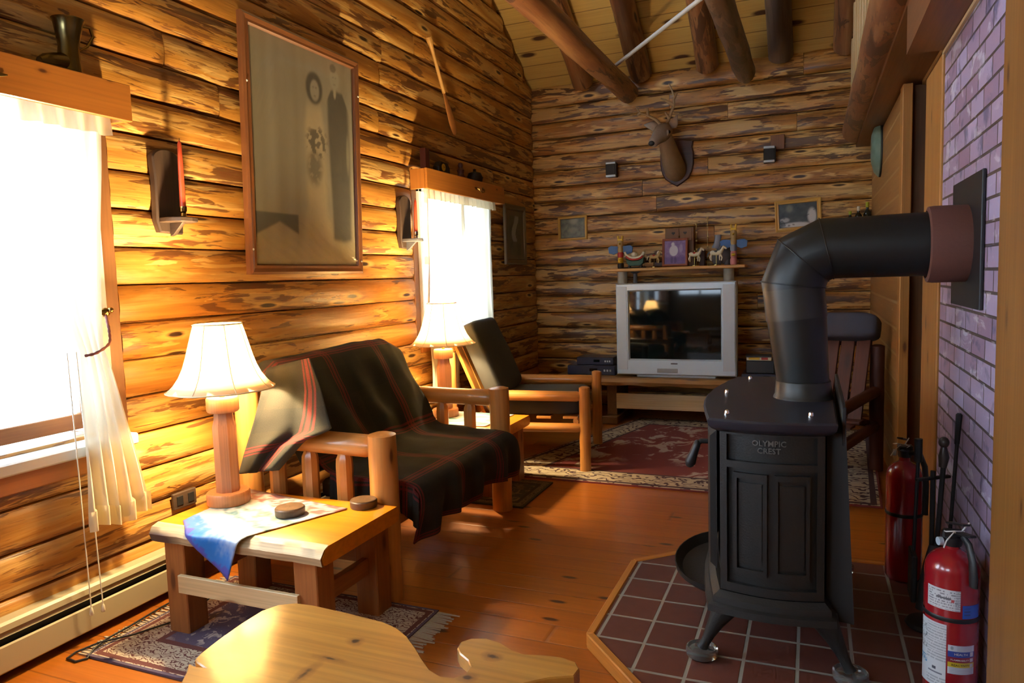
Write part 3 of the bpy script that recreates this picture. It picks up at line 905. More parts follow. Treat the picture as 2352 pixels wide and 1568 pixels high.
for (z0, z1, g) in ((0.31, 0.78, 0.008),):
    P = []
    for i in range(13):
        s_ = 0.12 + 0.76 * i / 12; P.append((SX0 - 0.060 * math.sin(PI * s_), SY0 + (SY1 - SY0) * s_))
    n = len(P)
    A = [[mb.v((x - d, y, z)) for (x, y) in P] for (d, z) in ((0.0, z0), (0.022, z0 + 0.02), (0.022, z1 - 0.02), (0.0, z1))]
    for i in range(3):
        for k in range(n - 1): mb.f([A[i][k], A[i][k + 1], A[i + 1][k + 1], A[i + 1][k]])
for e_ in (0, n - 1): mb.f([A[q][e_] for q in range(4)])
mb.build('fire_door', m_iron, st)
mb = MB()
mb.tube([(-0.300, 2.52, 0.715), (-0.352, 2.515, 0.715), (-0.365, 2.51, 0.705)], 0.009, 10)
dh = mb.build('door_handle', m_iron, st)
mb = MB(); a = Vector((-0.363, 2.51, 0.712)); b = Vector((-0.392, 2.500, 0.630))
mb.tube([a, a.lerp(b, 0.15), a.lerp(b, 0.5), a.lerp(b, 0.85), b], [0.011, 0.013, 0.015, 0.019, 0.014], 12, dome=0.006)
mb.build('grip', m_black, dh)
mb = MB()   # ash lip: a half round tray pushed out at the foot of the door
nA = 18
def lip(r, z): return [(-0.30 - r * 0.62 * math.sin(PI * i / nA), 2.735 - r * math.cos(PI * i / nA), z) for i in range(nA + 1)]
A = [[mb.v(p) for p in q] for q in (lip(0.245, 0.196), lip(0.285, 0.225), lip(0.290, 0.225), lip(0.285, 0.206), lip(0.245, 0.180))]
for i in range(4):
    for k in range(nA): mb.f([A[i][k], A[i][k + 1], A[i + 1][k + 1], A[i + 1][k]])
mb.f(A[0]); mb.f(A[-1][::-1])
mb.build('ash_lip', m_iron, st)
for k, (sx, sy) in enumerate(((0, 0), (1, 0), (0, 1), (1, 1))):
    x = SX0 - 0.005 - 0.055 if sx == 0 else SX1 + 0.02 + 0.055; y = SY0 + 0.015 - 0.012 if sy == 0 else SY1 - 0.015 + 0.012
    lab = ['clear glass caster cup under the stove leg beneath the door handle', 'clear glass caster cup under the stove leg closest to the red extinguisher', 'clear glass caster cup under the hidden stove leg behind the ash lip', 'clear glass caster cup under the hidden stove leg by the brick wall'][k]
    mb = MB(); mb.lathe([(0.042, 0.0), (0.050, 0.006), (0.052, 0.022), (0.050, 0.030), (0.045, 0.032), (0.039, 0.027), (0.036, 0.0262), (0.0, 0.0262)], (0, 0, 0), 28, caps=False)
    mb.lathe([(0.0, 0.0), (0.042, 0.0)], (0, 0, 0), 28, caps=False)
    bmesh.ops.translate(mb.bm, verts=mb.bm.verts, vec=(x, y, HZ))
    tag(mb.build('caster_cup', m_glass), lab, 'caster cup', 'glass cups under the stove legs')

fl = thing('flue_pipe', 'black stovepipe rising from the stove and elbowing into the brick wall', 'flue pipe', (-0.03, 2.72, 0.846))
PY = 2.72
mb = MB(); mb.lathe([(0.100, 0.0), (0.098, 0.006), (0.094, 0.012), (0.091, 0.06), (0.087, 0.062)], (-0.027, PY, 0.846), 32); mb.build('collar', m_pipe2, fl)
Q = [Vector((-0.027, PY, 0.90)), Vector((-0.050, PY, 1.130)), Vector((-0.062, PY, 1.245)), Vector((-0.030, PY, 1.330)), Vector((0.045, PY, 1.366)), Vector((0.350, PY, 1.368))]
mb = MB(); mb.tube([Q[0], Q[1]], [0.086, 0.099], 36, caps=False); mb.build('lower_pipe', m_pipe, fl)
mb = MB(); mb.tube([Q[1] - Vector((0, 0, 0.004)), Q[2]], [0.1015, 0.102], 36, caps=False); mb.build('upper_pipe', m_pipe2, fl)
mb = MB(); mb.tube([Q[2] - (Q[2] - Q[1]).normalized() * 0.012] + Q[2:5] + [Q[4] + Vector((0.05, 0, 0))], [0.1035] * 5, 36, caps=False, mitre=True, up=(0, 1, 0)); mb.build('elbow', m_pipe, fl)
mb = MB()
for i in (2, 3, 4):   # raised crimps where the gores of the elbow meet
    d1 = (Q[i] - Q[i - 1]).normalized(); d2 = (Q[i + 1] - Q[i]).normalized(); tn = (d1 + d2).normalized(); ax = (d2 - d1).normalized() if (d2 - d1).length > 1e-3 else Vector((0, 0, 1)); st_ = 1 / d1.dot(tn)
    u = ax; w_ = tn.cross(u)
    mb.tube([Q[i] + u * (0.105 * st_ * math.cos(a)) + w_ * (0.105 * math.sin(a)) for a in [2 * PI * k / 40 for k in range(41)]], 0.0022, 6, caps=False)
mb.build('crimp', m_pipe, fl)
mb = MB(); mb.tube([Q[4] + Vector((0.048, 0, 0)), Q[5]], [0.1025, 0.1045], 36, caps=False); mb.build('horizontal_pipe', m_pipe, fl)
mb = MB(); mb.lathe([(0.109, 0), (0.122, 0.004), (0.124, 0.02), (0.123, 0.118), (0.109, 0.118), (0.109, 0)], (0.345, PY, 1.365), 36, roty(PI / 2), caps=False, wob=0.02)
tag(mb.build('clay_thimble', m_clay), 'terracotta ring round the stovepipe where it meets the black plate', 'thimble')
mb = MB()
pl = [(2.50, 1.160), (2.975, 1.160), (2.975, 1.575), (2.50, 1.575)]
mb.prism(pl, (0.458, 0, 0), (0, 1, 0), (0, 0, 1), (1, 0, 0), 0.010, bev=0.002)
tag(mb.build('wall_plate', m_black), 'black metal plate on the brick wall behind the terracotta ring', 'wall plate')

# ------------------------------------------------------------------ extinguishers and fire tools
def extinguisher(x, y, z, label, r=0.072, h=0.405, labels=True, yaw=0.0, hose=False):
    t = thing('fire_extinguisher', label, 'fire extinguisher', (x, y, z), 'red fire extinguishers by the hearth')
    C = Vector((x, y, z))
    mb = MB(); prof = [(r * 0.9, 0), (r, 0.012)] + [(r, 0.012 + (h - 0.012) * i / 4) for i in range(1, 5)]
    prof += [(r * math.cos(a), h + r * 0.95 * math.sin(a)) for a in [PI / 2 * i / 8 for i in range(1, 7)]] + [(0.020, h + r * 0.96), (0.019, h + 0.085)]
    mb.lathe(prof, C, 36); mb.build('cylinder', m_extred, t)
    mb = MB(); mb.lathe([(r + 0.001, 0.262), (r + 0.0022, 0.264), (r + 0.0022, 0.274), (r + 0.001, 0.276)], C, 36, caps=False); mb.build('strap', m_black, t)
    top = C + Vector((0, 0, h + 0.083))
    mb = MB(); mb.lathe([(0.024, -0.004), (0.026, 0.004), (0.026, 0.022), (0.018, 0.028)], top, 18)
    mb.box(top + Vector((0.0, 0, 0.030)), (0.055, 0.026, 0.030), bev=0.006); mb.build('valve_head', m_black, t)
    R = rotz(yaw)
    def P(a, b, c): return top + R @ Vector((a, b, c))
    mb = MB(); mb.bar(P(0.0, 0, 0.040), P(0.010, -0.085, 0.052), 0.022, 0.007); mb.build('carry_handle', m_black, t)
    mb = MB(); mb.bar(P(0.0, 0.02, 0.060), P(-0.004, -0.075, 0.085), 0.022, 0.006); mb.bar(P(0, 0.02, 0.03), P(0, 0.02, 0.065), 0.018, 0.008); mb.build('lever', m_black, t)
    mb = MB()
    mb.tube([P(-0.030, -0.012, 0.045), P(-0.036, -0.03, 0.050), P(-0.018, -0.045, 0.056), P(0.006, -0.036, 0.052), P(0.022, -0.020, 0.046), P(0.012, -0.030, 0.040), P(-0.012, -0.028, 0.046), P(-0.034, -0.03, 0.02), P(-0.044, -0.035, 0.0)], 0.0020, 6)
    mb.tube([P(0.006, -0.036, 0.052), P(0.022, -0.045, 0.082)], 0.0022, 6); mb.build('zip_tie', m_white, t)
    mb = MB(); mb.lathe([(0.013, 0), (0.013, 0.012)], P(-0.030, 0, 0.008), 14, R @ roty(-PI / 2)); mb.build('pressure_gauge', m_silver, t)
    if hose:
        mb = MB(); mb.tube([P(0.02, -0.01, 0.015), P(0.055, -0.02, 0.02), P(0.074, -0.02, -0.03), P(0.079, -0.02, -0.10), P(0.078, -0.02, -0.22)], 0.011, 10); mb.build('hose', m_black, t)
    else:
        mb = MB(); mb.tube([P(0.014, -0.030, 0.032), P(0.016, -0.055, 0.015), P(0.016, -0.0745, -0.03), P(0.016, -0.081, -0.075), P(0.016, -0.082, -0.105)], [0.012, 0.013, 0.014, 0.016, 0.015], 12, ell=0.6); mb.build('nozzle', m_black, t)
    if labels:
        def patch(a0, a1, z0, z1, fn, nu=60, nv=50, d=0.0012):
            m2 = MB()
            m2.grid(lambda u, v: C + Vector(((r + d) * math.cos(a0 + (a1 - a0) * u), (r + d) * math.sin(a0 + (a1 - a0) * u), z0 + (z1 - z0) * v)), nu, nv, col=fn)
            return m2
        W4, K4 = (0.62, 0.64, 0.66, 1), (0.05, 0.05, 0.07, 1)
        def lines(u, v, pu, pv, dens):
            if min(u, 1 - u) < 0.05 or min(v, 1 - v) < 0.04: return W4
            return (0.22, 0.22, 0.25, 1) if math.sin(v * pv) > 0.1 and noise.noise(Vector((u * pu, math.floor(v * pv / 6.28) * 3.1, dens))) > -0.05 else W4
        def top_label(u, v):
            if 0.30 < u < 0.75 and 0.52 < v < 0.62: return (0.12, 0.12, 0.14, 1)
            if 0.74 < u < 0.82 and 0.40 < v < 0.56: return (0.45, 0.08, 0.08, 1)
            if u > 0.86 and math.sin(v * 60) > 0: return (0.35, 0.37, 0.4, 1)
            return lines(u, v, 26, 52, 1)
        patch(-2.66, -1.40, 0.300, 0.365, top_label).build('upper_label', m_glossprint, t)
        patch(-1.32, -0.52, 0.278, 0.320, lambda u, v: (0.01, 0.10, 0.50, 1) if not (0.08 < u < 0.4 and math.sin(v * 26) > 0.4 and 0.2 < v < 0.8) else (0.01, 0.05, 0.22, 1)).build('blue_label', m_glossprint, t)
        def instr(u, v):
            if v > 0.97 or v < 0.02: return W4
            if u < 0.35:
                if 0.30 < v < 0.42 and noise.noise(Vector((u * 16, v * 30, 4))) > 0: return (0.04, 0.25, 0.45, 1)
                for zc in (0.86, 0.72, 0.58):
                    if abs(v - zc) < 0.05 and noise.noise(Vector((u * 18, v * 60, zc))) > 0.12: return (0.12, 0.14, 0.15, 1)
                return W4
            if 0.55 < u < 0.70 and 0.26 < v < 0.31: return K4
            if 0.40 < u < 0.90 and 0.20 < v < 0.225: return (0.15, 0.15, 0.2, 1)
            if v > 0.42 or v < 0.16: return (0.36, 0.38, 0.41, 1) if math.sin(v * 150) > 0.1 and noise.noise(Vector((u * 22, math.floor(v * 24), 2))) > -0.25 else W4
            return W4
        patch(-3.05, -1.86, 0.045, 0.252, instr, 60, 90).build('instruction_label', m_glossprint, t)
        bars = [(0.80, 1.0, (0.60, 0.62, 0.66, 1)), (0.60, 0.79, (0.03, 0.07, 0.33, 1)), (0.415, 0.585, (0.26, 0.02, 0.045, 1)), (0.235, 0.40, (0.62, 0.47, 0.03, 1)), (0.0, 0.22, (0.60, 0.62, 0.66, 1))]
        def haz(u, v):
            for (a, b, c) in bars:
                if a <= v <= b:
                    if u > 0.80 and a > 0.1 and a < 0.7 and a + 0.02 < v < b - 0.02 and u < 0.96: return (0.55, 0.57, 0.60, 1)
                    if a == 0.0 and math.sin(v * 120) > 0.3 and 0.04 < u < 0.96: return (0.25, 0.28, 0.42, 1)
                    if a == 0.80 and (u - 0.14) ** 2 * 3 + (v - 0.9) ** 2 * 2 < 0.008: return (0.30, 0.33, 0.38, 1)
                    if a == 0.80 and 0.30 < u < 0.9 and math.sin(v * 130) > 0.4: return (0.35, 0.37, 0.42, 1)
                    return c
            return (0.60, 0.62, 0.66, 1)
        hz = patch(-1.80, -0.78, 0.100, 0.192, haz, 50, 60).build('hazard_label', m_glossprint, t)
        mb = MB()
        for s_, zc in (('HEALTH', 0.164), ('FLAMMABILITY', 0.1455), ('REACTIVITY', 0.129)):
            def fn(px, py, pz, zc=zc):
                a = -1.80 + (0.012 + 0.022 + px) / r if s_ != 'FLAMMABILITY' else -1.80 + (0.006 + 0.026 + px) / r
                return C + Vector(((r + 0.0017) * math.cos(a), (r + 0.0017) * math.sin(a), zc + py))
            if s_ == 'REACTIVITY': rk = MB(); rk.text(s_, 0.0092, fn); rk.build('dark_lettering', m_black, hz, recalc=False)
            else: mb.text(s_, 0.0098 if s_ == 'HEALTH' else 0.0076, fn)
        mb.build('pale_lettering', m_white, hz, recalc=False)
    return t
ex = extinguisher(0.378, 2.335, HZ, 'red fire extinguisher with white and blue labels and hazard sticker', yaw=0.35)
ex.scale = (0.97, 0.97, 0.92)
extinguisher(0.345, 3.18, HZ, 'plain red fire extinguisher with black hose behind the fire tools', r=0.066, h=0.415, labels=False, yaw=-0.3, hose=True)
t = thing('fire_tool_set', 'black fireplace tool stand holding shovel and brush against the brick wall', 'fire tools', (0.385, 2.76, HZ), 'fireplace tools')
mb = MB(); mb.lathe([(0.075, 0), (0.078, 0.006), (0.070, 0.015), (0.016, 0.022)], (0.385, 2.76, HZ), 24); mb.tube([(0.385, 2.76, HZ + 0.02), (0.385, 2.76, 0.60)], 0.008, 10)
mb.bar((0.33, 2.72, 0.575), (0.44, 2.80, 0.575), 0.016, 0.010); mb.build('stand', m_soot, t)
mb = MB(); mb.tube([(0.410, 2.74, 0.62), (0.413, 2.74, 0.655), (0.412, 2.74, 0.690)], [0.012, 0.017, 0.009], 12); mb.ball((0.412, 2.74, 0.705), (0.017, 0.017, 0.019)); mb.build('knob', plain('dark_knob', (0.045, 0.035, 0.028), 0.35), t)
mb = MB(); mb.tube([(0.412, 2.74, 0.62), (0.395, 2.73, 0.34)], 0.008, 10); mb.tube([(0.395, 2.73, 0.35), (0.390, 2.73, 0.28), (0.385, 2.73, 0.12)], [0.022, 0.034, 0.050], 14, ell=0.5); mb.build('hearth_brush', m_soot, t)
mb = MB(); mb.tube([(0.345, 2.80, 0.70), (0.345, 2.80, 0.62)], 0.013, 10); mb.tube([(0.345, 2.80, 0.62), (0.335, 2.79, 0.30)], 0.006, 8); mb.box((0.332, 2.785, 0.22), (0.018, 0.10, 0.17), rotx(0.05), 0.006); mb.build('ash_shovel', m_soot, t)
tp = thing('fire_poker', 'long black iron poker leaning on the brick wall behind the tool stand', 'poker', (0.40, 2.66, HZ))
mb = MB(); mb.tube([(0.430, 2.80, HZ + 0.005), (0.455, 2.745, 0.79)], 0.006, 8); mb.tube([(0.431, 2.80, 0.08), (0.400, 2.79, 0.11)], 0.005, 8); mb.build('shaft', m_soot, tp)
mb = MB(); mb.tube([(0.4515, 2.752, 0.70), (0.455, 2.745, 0.80)], [0.008, 0.010], 10, dome=0.005); mb.build('handle', m_soot, tp)
# ------------------------------------------------------------------ log loveseat and its blanket
YN, YF = 2.43, 3.62
cs = thing('log_loveseat', 'peeled log loveseat with thick round posts under a dark plaid blanket', 'loveseat', (-1.95, 3.02, 0))
def post(name, x, y, h, r, m, par, z0=0.0, rt=None):
    mb = MB(); s_ = random.uniform(0, 9)
    pts = [(x + 0.004 * noise.noise(Vector((i, s_, 0))), y + 0.004 * noise.noise(Vector((i, s_, 4))), z0 + (h - z0) * i / 8) for i in range(9)]
    mb.tube(pts, [r * (1 + 0.04 * noise.noise(Vector((i * 0.7, s_, 8)))) for i in range(9)], 18, wob=0.05, dome=0.008)
    return mb.build(name, m, par)
def rail(name, p0, p1, r, m, par, ten=0.028, tl=0.035, wob=0.05):
    p0, p1 = Vector(p0), Vector(p1); d = (p1 - p0).normalized(); L = (p1 - p0).length
    pts = [p0, p0 + d * tl] + [p0 + d * (tl + (L - 2 * tl) * i / 5) for i in range(1, 5)] + [p1 - d * tl, p1]
    mb = MB(); mb.tube(pts, [ten] + [r] * 6 + [ten], 16, wob=wob)
    return mb.build(name, m, par)
post('post', -1.60, YN, 0.685, 0.058, m_post, cs); post('post', -1.605, YF, 0.690, 0.056, m_post, cs)
post('post', -2.31, YN + 0.02, 0.84, 0.052, m_post, cs); post('post', -2.31, YF, 0.84, 0.052, m_post, cs)
for y in (YN, YF):
    rail('arm_rail', (-1.635, y, 0.635), (-2.285, y + 0.01, 0.640), 0.047, m_post, cs)
    rail('side_rail', (-1.64, y, 0.335), (-2.28, y + 0.01, 0.335), 0.045, m_post, cs)
    for x in (-1.79, -1.965, -2.14):
        mb = MB(); mb.tube([(x, y, 0.35), (x, y, 0.545), (x, y, 0.575), (x, y, 0.605)], [0.036, 0.036, 0.034, 0.020], 8)
        mb.build('spindle', m_post, cs)
rail('seat_rail', (-1.60, YN + 0.04, 0.335), (-1.605, YF - 0.04, 0.335), 0.048, m_post, cs)
rail('seat_rail', (-2.28, YN + 0.04, 0.335), (-2.28, YF - 0.04, 0.335), 0.048, m_post, cs)
rail('back_rail', (-2.31, YN + 0.05, 0.79), (-2.31, YF - 0.04, 0.79), 0.042, m_post, cs)
mb = MB(); mb.box((-1.76, 3.025, 0.405), (0.46, 1.02, 0.08), bev=0.03); mb.build('seat_mattress', m_cushion, cs)
mb = MB(); mb.box((-2.145, 3.025, 0.675), (0.10, 1.02, 0.48), roty(-0.50), 0.03); mb.build('back_mattress', m_cushion, cs)

PR = [(-2.405, 0.60), (-2.41, 0.74), (-2.395, 0.86), (-2.35, 0.935), (-2.29, 0.963), (-2.225, 0.945), (-2.175, 0.880), (-2.11, 0.760), (-2.04, 0.630), (-1.985, 0.535), (-1.93, 0.490), (-1.84, 0.476), (-1.72, 0.470), (-1.60, 0.468), (-1.525, 0.455), (-1.487, 0.420), (-1.478, 0.36), (-1.485, 0.30), (-1.50, 0.245)]
def poly(P, t):
    f = t * (len(P) - 1); i = min(int(f), len(P) - 2); f -= i
    a, b = P[max(i - 1, 0)], P[i]; c, d = P[i + 1], P[min(i + 2, len(P) - 1)]
    return tuple(0.5 * (2 * b[k] + (c[k] - a[k]) * f + (2 * a[k] - 5 * b[k] + 4 * c[k] - d[k]) * f * f + (3 * b[k] - a[k] - 3 * c[k] + d[k]) * f ** 3) for k in range(len(b)))
def blanket(u, v):
    x, z = poly(PR, u)
    y = 2.505 + (3.555 - 2.505) * v
    e = min(v, 1 - v)
    if u < 0.5:
        z -= 0.06 * max(0, 0.10 - e) / 0.10 * (1 if u < 0.36 else (0.5 - u) / 0.14)
        y += (v - 0.5) * 0.10 * max(0, 1 - abs(u - 0.22) / 0.25)
        z += 0.018 * (v - 0.3)
    n = noise.noise(Vector((x * 5, y * 4, z * 5))) * 0.012 + noise.noise(Vector((x * 13, y * 11, z * 9))) * 0.005
    if 0.25 < u < 0.6: n += 0.010 * math.sin(y * 21 + 3 * noise.noise(Vector((y * 3, z * 4, 0)))) * max(0, 1 - abs(u - 0.45) / 0.15)
    if u > 0.80:
        q = (u - 0.80) / 0.20
        x += q * (0.026 * math.sin(y * 27 + 2 * noise.noise(Vector((y * 4, 0, 1)))) + 0.02 * noise.noise(Vector((y * 9, 2, 0))))
        z += q * (0.045 * noise.noise(Vector((y * 4.2, 3, 5))) - 0.05 * max(0, 0.22 - v) / 0.22)
    return Vector((x + n, y, z + n * 0.8))
bl = MB()
bl.grid(blanket, 90, 70, luv=lambda u, v: (u * 1.75, v * 1.1 + 0.05, 0))
bl.grid(lambda u, v: blanket(0.56 + 0.27 * u, 0.0) + Vector((0.006 * math.sin(u * 40), 0.010 * math.sin(u * 17 + 1) - 0.012 * v, -(0.13 + 0.02 * math.sin(u * 9)) * v)), 30, 6, luv=lambda u, v: ((0.56 + 0.27 * u) * 1.75, 0.05 - v * 0.13, 0))
DR = [((614, 846), (712, 822), 2.50), ((600, 905), (738, 895), 2.42), ((586, 960), (752, 950), 2.385), ((572, 1010), (762, 985), 2.37), ((560, 1050), (700, 1010), 2.35), ((550, 1088), (640, 1078), 2.335)]
def drape(u, v):
    f = v * (len(DR) - 1); i = min(int(f), len(DR) - 2); f -= i
    a = [DR[i][k][j] * (1 - f) + DR[i + 1][k][j] * f for k in (0, 1) for j in (0, 1)]
    Y = DR[i][2] * (1 - f) + DR[i + 1][2] * f
    px = a[0] + (a[2] - a[0]) * u; py = a[1] + (a[3] - a[1]) * u
    fold = (0.030 * v + 0.004) * math.sin(u * 11 + v * 2.5) + 0.016 * noise.noise(Vector((u * 4, v * 5, 2)))
    return ony(px, py, Y - 0.012 + fold * 0.8 - 0.02 * v)
bl.grid(drape, 34, 34, luv=lambda u, v: (1.70 - v * 0.52, -0.22 + u * 0.30 + 0.10 * v, 0))
tag(bl.build('plaid_blanket', m_plaid, ang=80, solid=0.008), 'dark plaid wool blanket with red stripes draped over the log loveseat', 'blanket')

# ------------------------------------------------------------------ live edge side tables
def side_table(label):
    t = thing('side_table', label, 'side table', (0, 0, 0), 'live edge side tables', local=True)
    mb = MB()   # the slab: square ends and a rounded, bark-worn front and back edge
    n = 30
    sec = [(0.0, 0.362), (0.012, 0.358), (0.45, 0.358), (0.485, 0.362), (0.493, 0.392), (0.478, 0.420), (0.03, 0.420), (0.008, 0.410), (-0.008, 0.386)]
    rows = []
    for i in range(n + 1):
        x = -0.40 + 0.80 * i / n
        r = []
        for (y, z) in sec:
            d = 0.010 * noise.noise(Vector((x * 6, y * 3, 2))) + 0.006 * noise.noise(Vector((x * 19, z * 20, 5)))
            e = 1 if (y < 0.02 or y > 0.47) and z < 0.415 else 0
            r.append(mb.v((x, y - 0.245 + d * e, z), (x + 7, y * 0.6 + 3, z)))
        rows.append(r)
    k = len(sec)
    for i in range(n):
        for j in range(k): mb.f([rows[i][j], rows[i + 1][j], rows[i + 1][(j + 1) % k], rows[i][(j + 1) % k]])
    mb.f(rows[0]); mb.f(rows[-1])
    top = mb.build('table_top', m_table, t)
    mb = MB()   # pale live edge along the front
    rows = []
    for i in range(n + 1):
        x = -0.398 + 0.796 * i / n
        r = []
        for (y, z) in ((0.030, 0.4212), (0.006, 0.4125), (-0.012, 0.388), (-0.004, 0.3590), (0.010, 0.3555)):
            d = 0.010 * noise.noise(Vector((x * 6, y * 3, 2))) + 0.007 * noise.noise(Vector((x * 21, z * 26, 5))) - 0.003
            r.append(mb.v((x, y - 0.245 + (d if z < 0.42 else 0.02 * noise.noise(Vector((x * 5, 1, 1)))), z), (x + 7, z * 1.3, y)))
        rows.append(r)
    for i in range(n):
        for j in range(4): mb.f([rows[i][j], rows[i + 1][j], rows[i + 1][j + 1], rows[i][j + 1]])
    mb.build('live_edge', m_live, top)
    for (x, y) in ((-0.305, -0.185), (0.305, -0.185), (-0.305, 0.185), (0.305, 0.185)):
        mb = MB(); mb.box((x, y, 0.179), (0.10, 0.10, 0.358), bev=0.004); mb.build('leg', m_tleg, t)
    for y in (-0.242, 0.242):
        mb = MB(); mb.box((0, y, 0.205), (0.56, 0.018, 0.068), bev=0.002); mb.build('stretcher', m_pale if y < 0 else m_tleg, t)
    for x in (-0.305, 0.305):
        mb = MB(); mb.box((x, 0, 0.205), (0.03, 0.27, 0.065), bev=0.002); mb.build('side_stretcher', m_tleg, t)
    return t
t1 = side_table('live edge pine side table with blue scarf and two coasters beside whale stool'); t1.location = (-1.892, 2.132, 0); t1.scale = (0.985, 0.96, 1)
t2 = dup(t1, (-2.06, 4.000, 0), label='pine side table between the loveseat and the black cushioned log chair')

def lamp(label):
    t = thing('table_lamp', label, 'lamp', (0, 0, 0), 'turned wood table lamps', local=True)
    mb = MB(); mb.lathe([(0.080, 0), (0.084, 0.006), (0.084, 0.044), (0.080, 0.050)], seg=28, wob=0.04); mb.build('base', m_disc, t)
    mb = MB(); mb.lathe([(0.047, 0.050), (0.046, 0.20), (0.047, 0.315), (0.039, 0.345), (0.037, 0.375)], seg=8); mb.build('stem', m_turn, t)
    mb = MB(); mb.lathe([(0.058, 0.375), (0.062, 0.381), (0.062, 0.428), (0.058, 0.434)], seg=28, wob=0.03); mb.build('cap', m_disc, t)
    mb = MB(); mb.tube([(0, 0, 0.434), (0, 0, 0.52), (0, 0, 0.556)], [0.010, 0.012, 0.016], 12); mb.build('socket', m_brass, t)
    mb = MB(); mb.ball((0, 0, 0.590), (0.028, 0.028, 0.036), 16, 10); mb.build('bulb', m_bulb, t)
    mb = MB()
    prof = [(0.206, 0.466), (0.180, 0.490), (0.157, 0.522), (0.140, 0.558), (0.127, 0.598), (0.113, 0.650), (0.101, 0.695), (0.091, 0.727)]
    seg = 48; rows = []
    for (r, z) in prof:
        rows.append([mb.v(((r * (1 - 0.035 * (1 - abs(math.cos(4 * 2 * PI * k / seg))) )) * math.cos(2 * PI * k / seg), (r * (1 - 0.035 * (1 - abs(math.cos(4 * 2 * PI * k / seg))))) * math.sin(2 * PI * k / seg), z)) for k in range(seg)])
    for i in range(len(prof) - 1):
        for k in range(seg): mb.f([rows[i][k], rows[i][(k + 1) % seg], rows[i + 1][(k + 1) % seg], rows[i + 1][k]])
    sh = mb.build('lamp_shade', m_shade, t, solid=0.002)
    mb = MB()
    for (r, z) in ((0.2075, 0.467), (0.0935, 0.727)):
        mb.tube([((r * (1 - 0.035 * (1 - abs(math.cos(4 * a))))) * math.cos(a), (r * (1 - 0.035 * (1 - abs(math.cos(4 * a))))) * math.sin(a), z) for a in [2 * PI * k / 48 for k in range(49)]], 0.003, 6, caps=False)
    for k in range(8):
        a = 2 * PI * (k + 0.0) / 8
        mb.tube([((r + 0.001) * math.cos(a), (r + 0.001) * math.sin(a), z) for (r, z) in prof], 0.0018, 5, caps=False)
    mb.build('shade_trim', plain('shade_trim_cloth', (0.70, 0.60, 0.40), 0.8), sh)
    ld = D.lights.new('bulb_light', 'POINT'); ld.energy = LAMP_W; ld.color = LAMP_COL; ld.shadow_soft_size = 0.045
    lo = D.objects.new('bulb_light', ld); COL.objects.link(lo); lo.parent = t; lo.location = (0, 0, 0.632)
    return t
l1 = lamp('lit table lamp with bell shade standing on the blue scarf'); l1.location = (-2.185, 2.185, 0.4250); l1.rotation_euler = (0, 0, 0.25)
l2 = dup(l1, (-2.175, 4.05, 0.4250), 0.6, 'lit table lamp with bell shade in front of the curtained far window')

# scarf on the first table: flat on the top, its corner hanging over the live edge
def scarf_mesh(A, B, Cc, Dd, edge_y, zt, cols, nm, label):
    """A near-left, B far-left, C far-right, D near corner; everything past edge_y folds down"""
    mb = MB()
    def fn(u, v):
        p = (Vector(A) * (1 - u) + Vector(Dd) * u) * (1 - v) + (Vector(B) * (1 - u) + Vector(Cc) * u) * v
        z = zt + 0.0022 + 0.0015 * noise.noise(Vector((p.x * 14, p.y * 14, 0))) + 0.0015
        y = p.y
        if p.y < edge_y:
            d = edge_y - p.y
            y = edge_y - 0.018 * min(1, d / 0.02) - 0.006 - 0.006 * math.sin(p.x * 30); z = zt + 0.002 - max(0, d - 0.018) - 0.012 * min(1, d / 0.02)
        return Vector((p.x, y, z))
    mb.grid(fn, 50, 50, col=cols)
    return tag(mb.build(nm, m_print, ang=80, solid=0.0025), label, 'scarf')
def scarf_col(u, v):
    n = noise.noise(Vector((u * 9, v * 9, 1))) * 0.08 + noise.noise(Vector((u * 30, v * 30, 4))) * 0.05
    w_ = 1 - v + n
    def mixc(a, b, t): return tuple(a[i] * (1 - t) + b[i] * t for i in range(3)) + (1,)
    Wt, Bl, Lb, Rd = (0.50, 0.53, 0.53), (0.015, 0.15, 0.46), (0.04, 0.15, 0.21), (0.26, 0.016, 0.008)
    if w_ > 0.96: return (0.06, 0.07, 0.34, 1)
    if w_ > 0.66: return mixc(Wt, Bl, min(1, max(0, (w_ - 0.66) / 0.22 + n * 1.5)))
    if 0.50 < w_ < 0.62: return mixc(Wt, Lb, 1 - abs(w_ - 0.56) / 0.06)
    if 0.34 < w_ < 0.46: return mixc(Wt, (0.10, 0.18, 0.17), 1 - abs(w_ - 0.40) / 0.06)
    if w_ < 0.22: return mixc(Wt, Rd, 0.75 if noise.noise(Vector((u * 22, v * 22, 7))) > -0.05 else 0.2)
    return (*Wt, 1)
scarf_mesh((-2.19, 1.955, 0), (-2.235, 2.360, 0), (-1.665, 2.265, 0), (-1.90, 1.725, 0), 1.890, 0.4205, scarf_col, 'scarf', 'blue, white and red printed scarf spread under the lamp by the loveseat')
scarf_mesh((-2.42, 3.80, 0), (-2.42, 4.22, 0), (-1.76, 4.20, 0), (-1.79, 3.82, 0), 3.5, 0.4205, lambda u, v: (0.60, 0.64, 0.64, 1) if noise.noise(Vector((u * 7, v * 7, 3))) > -0.1 else (0.12, 0.34, 0.40, 1), 'scarf', 'white and teal cloth on the side table beyond the loveseat')
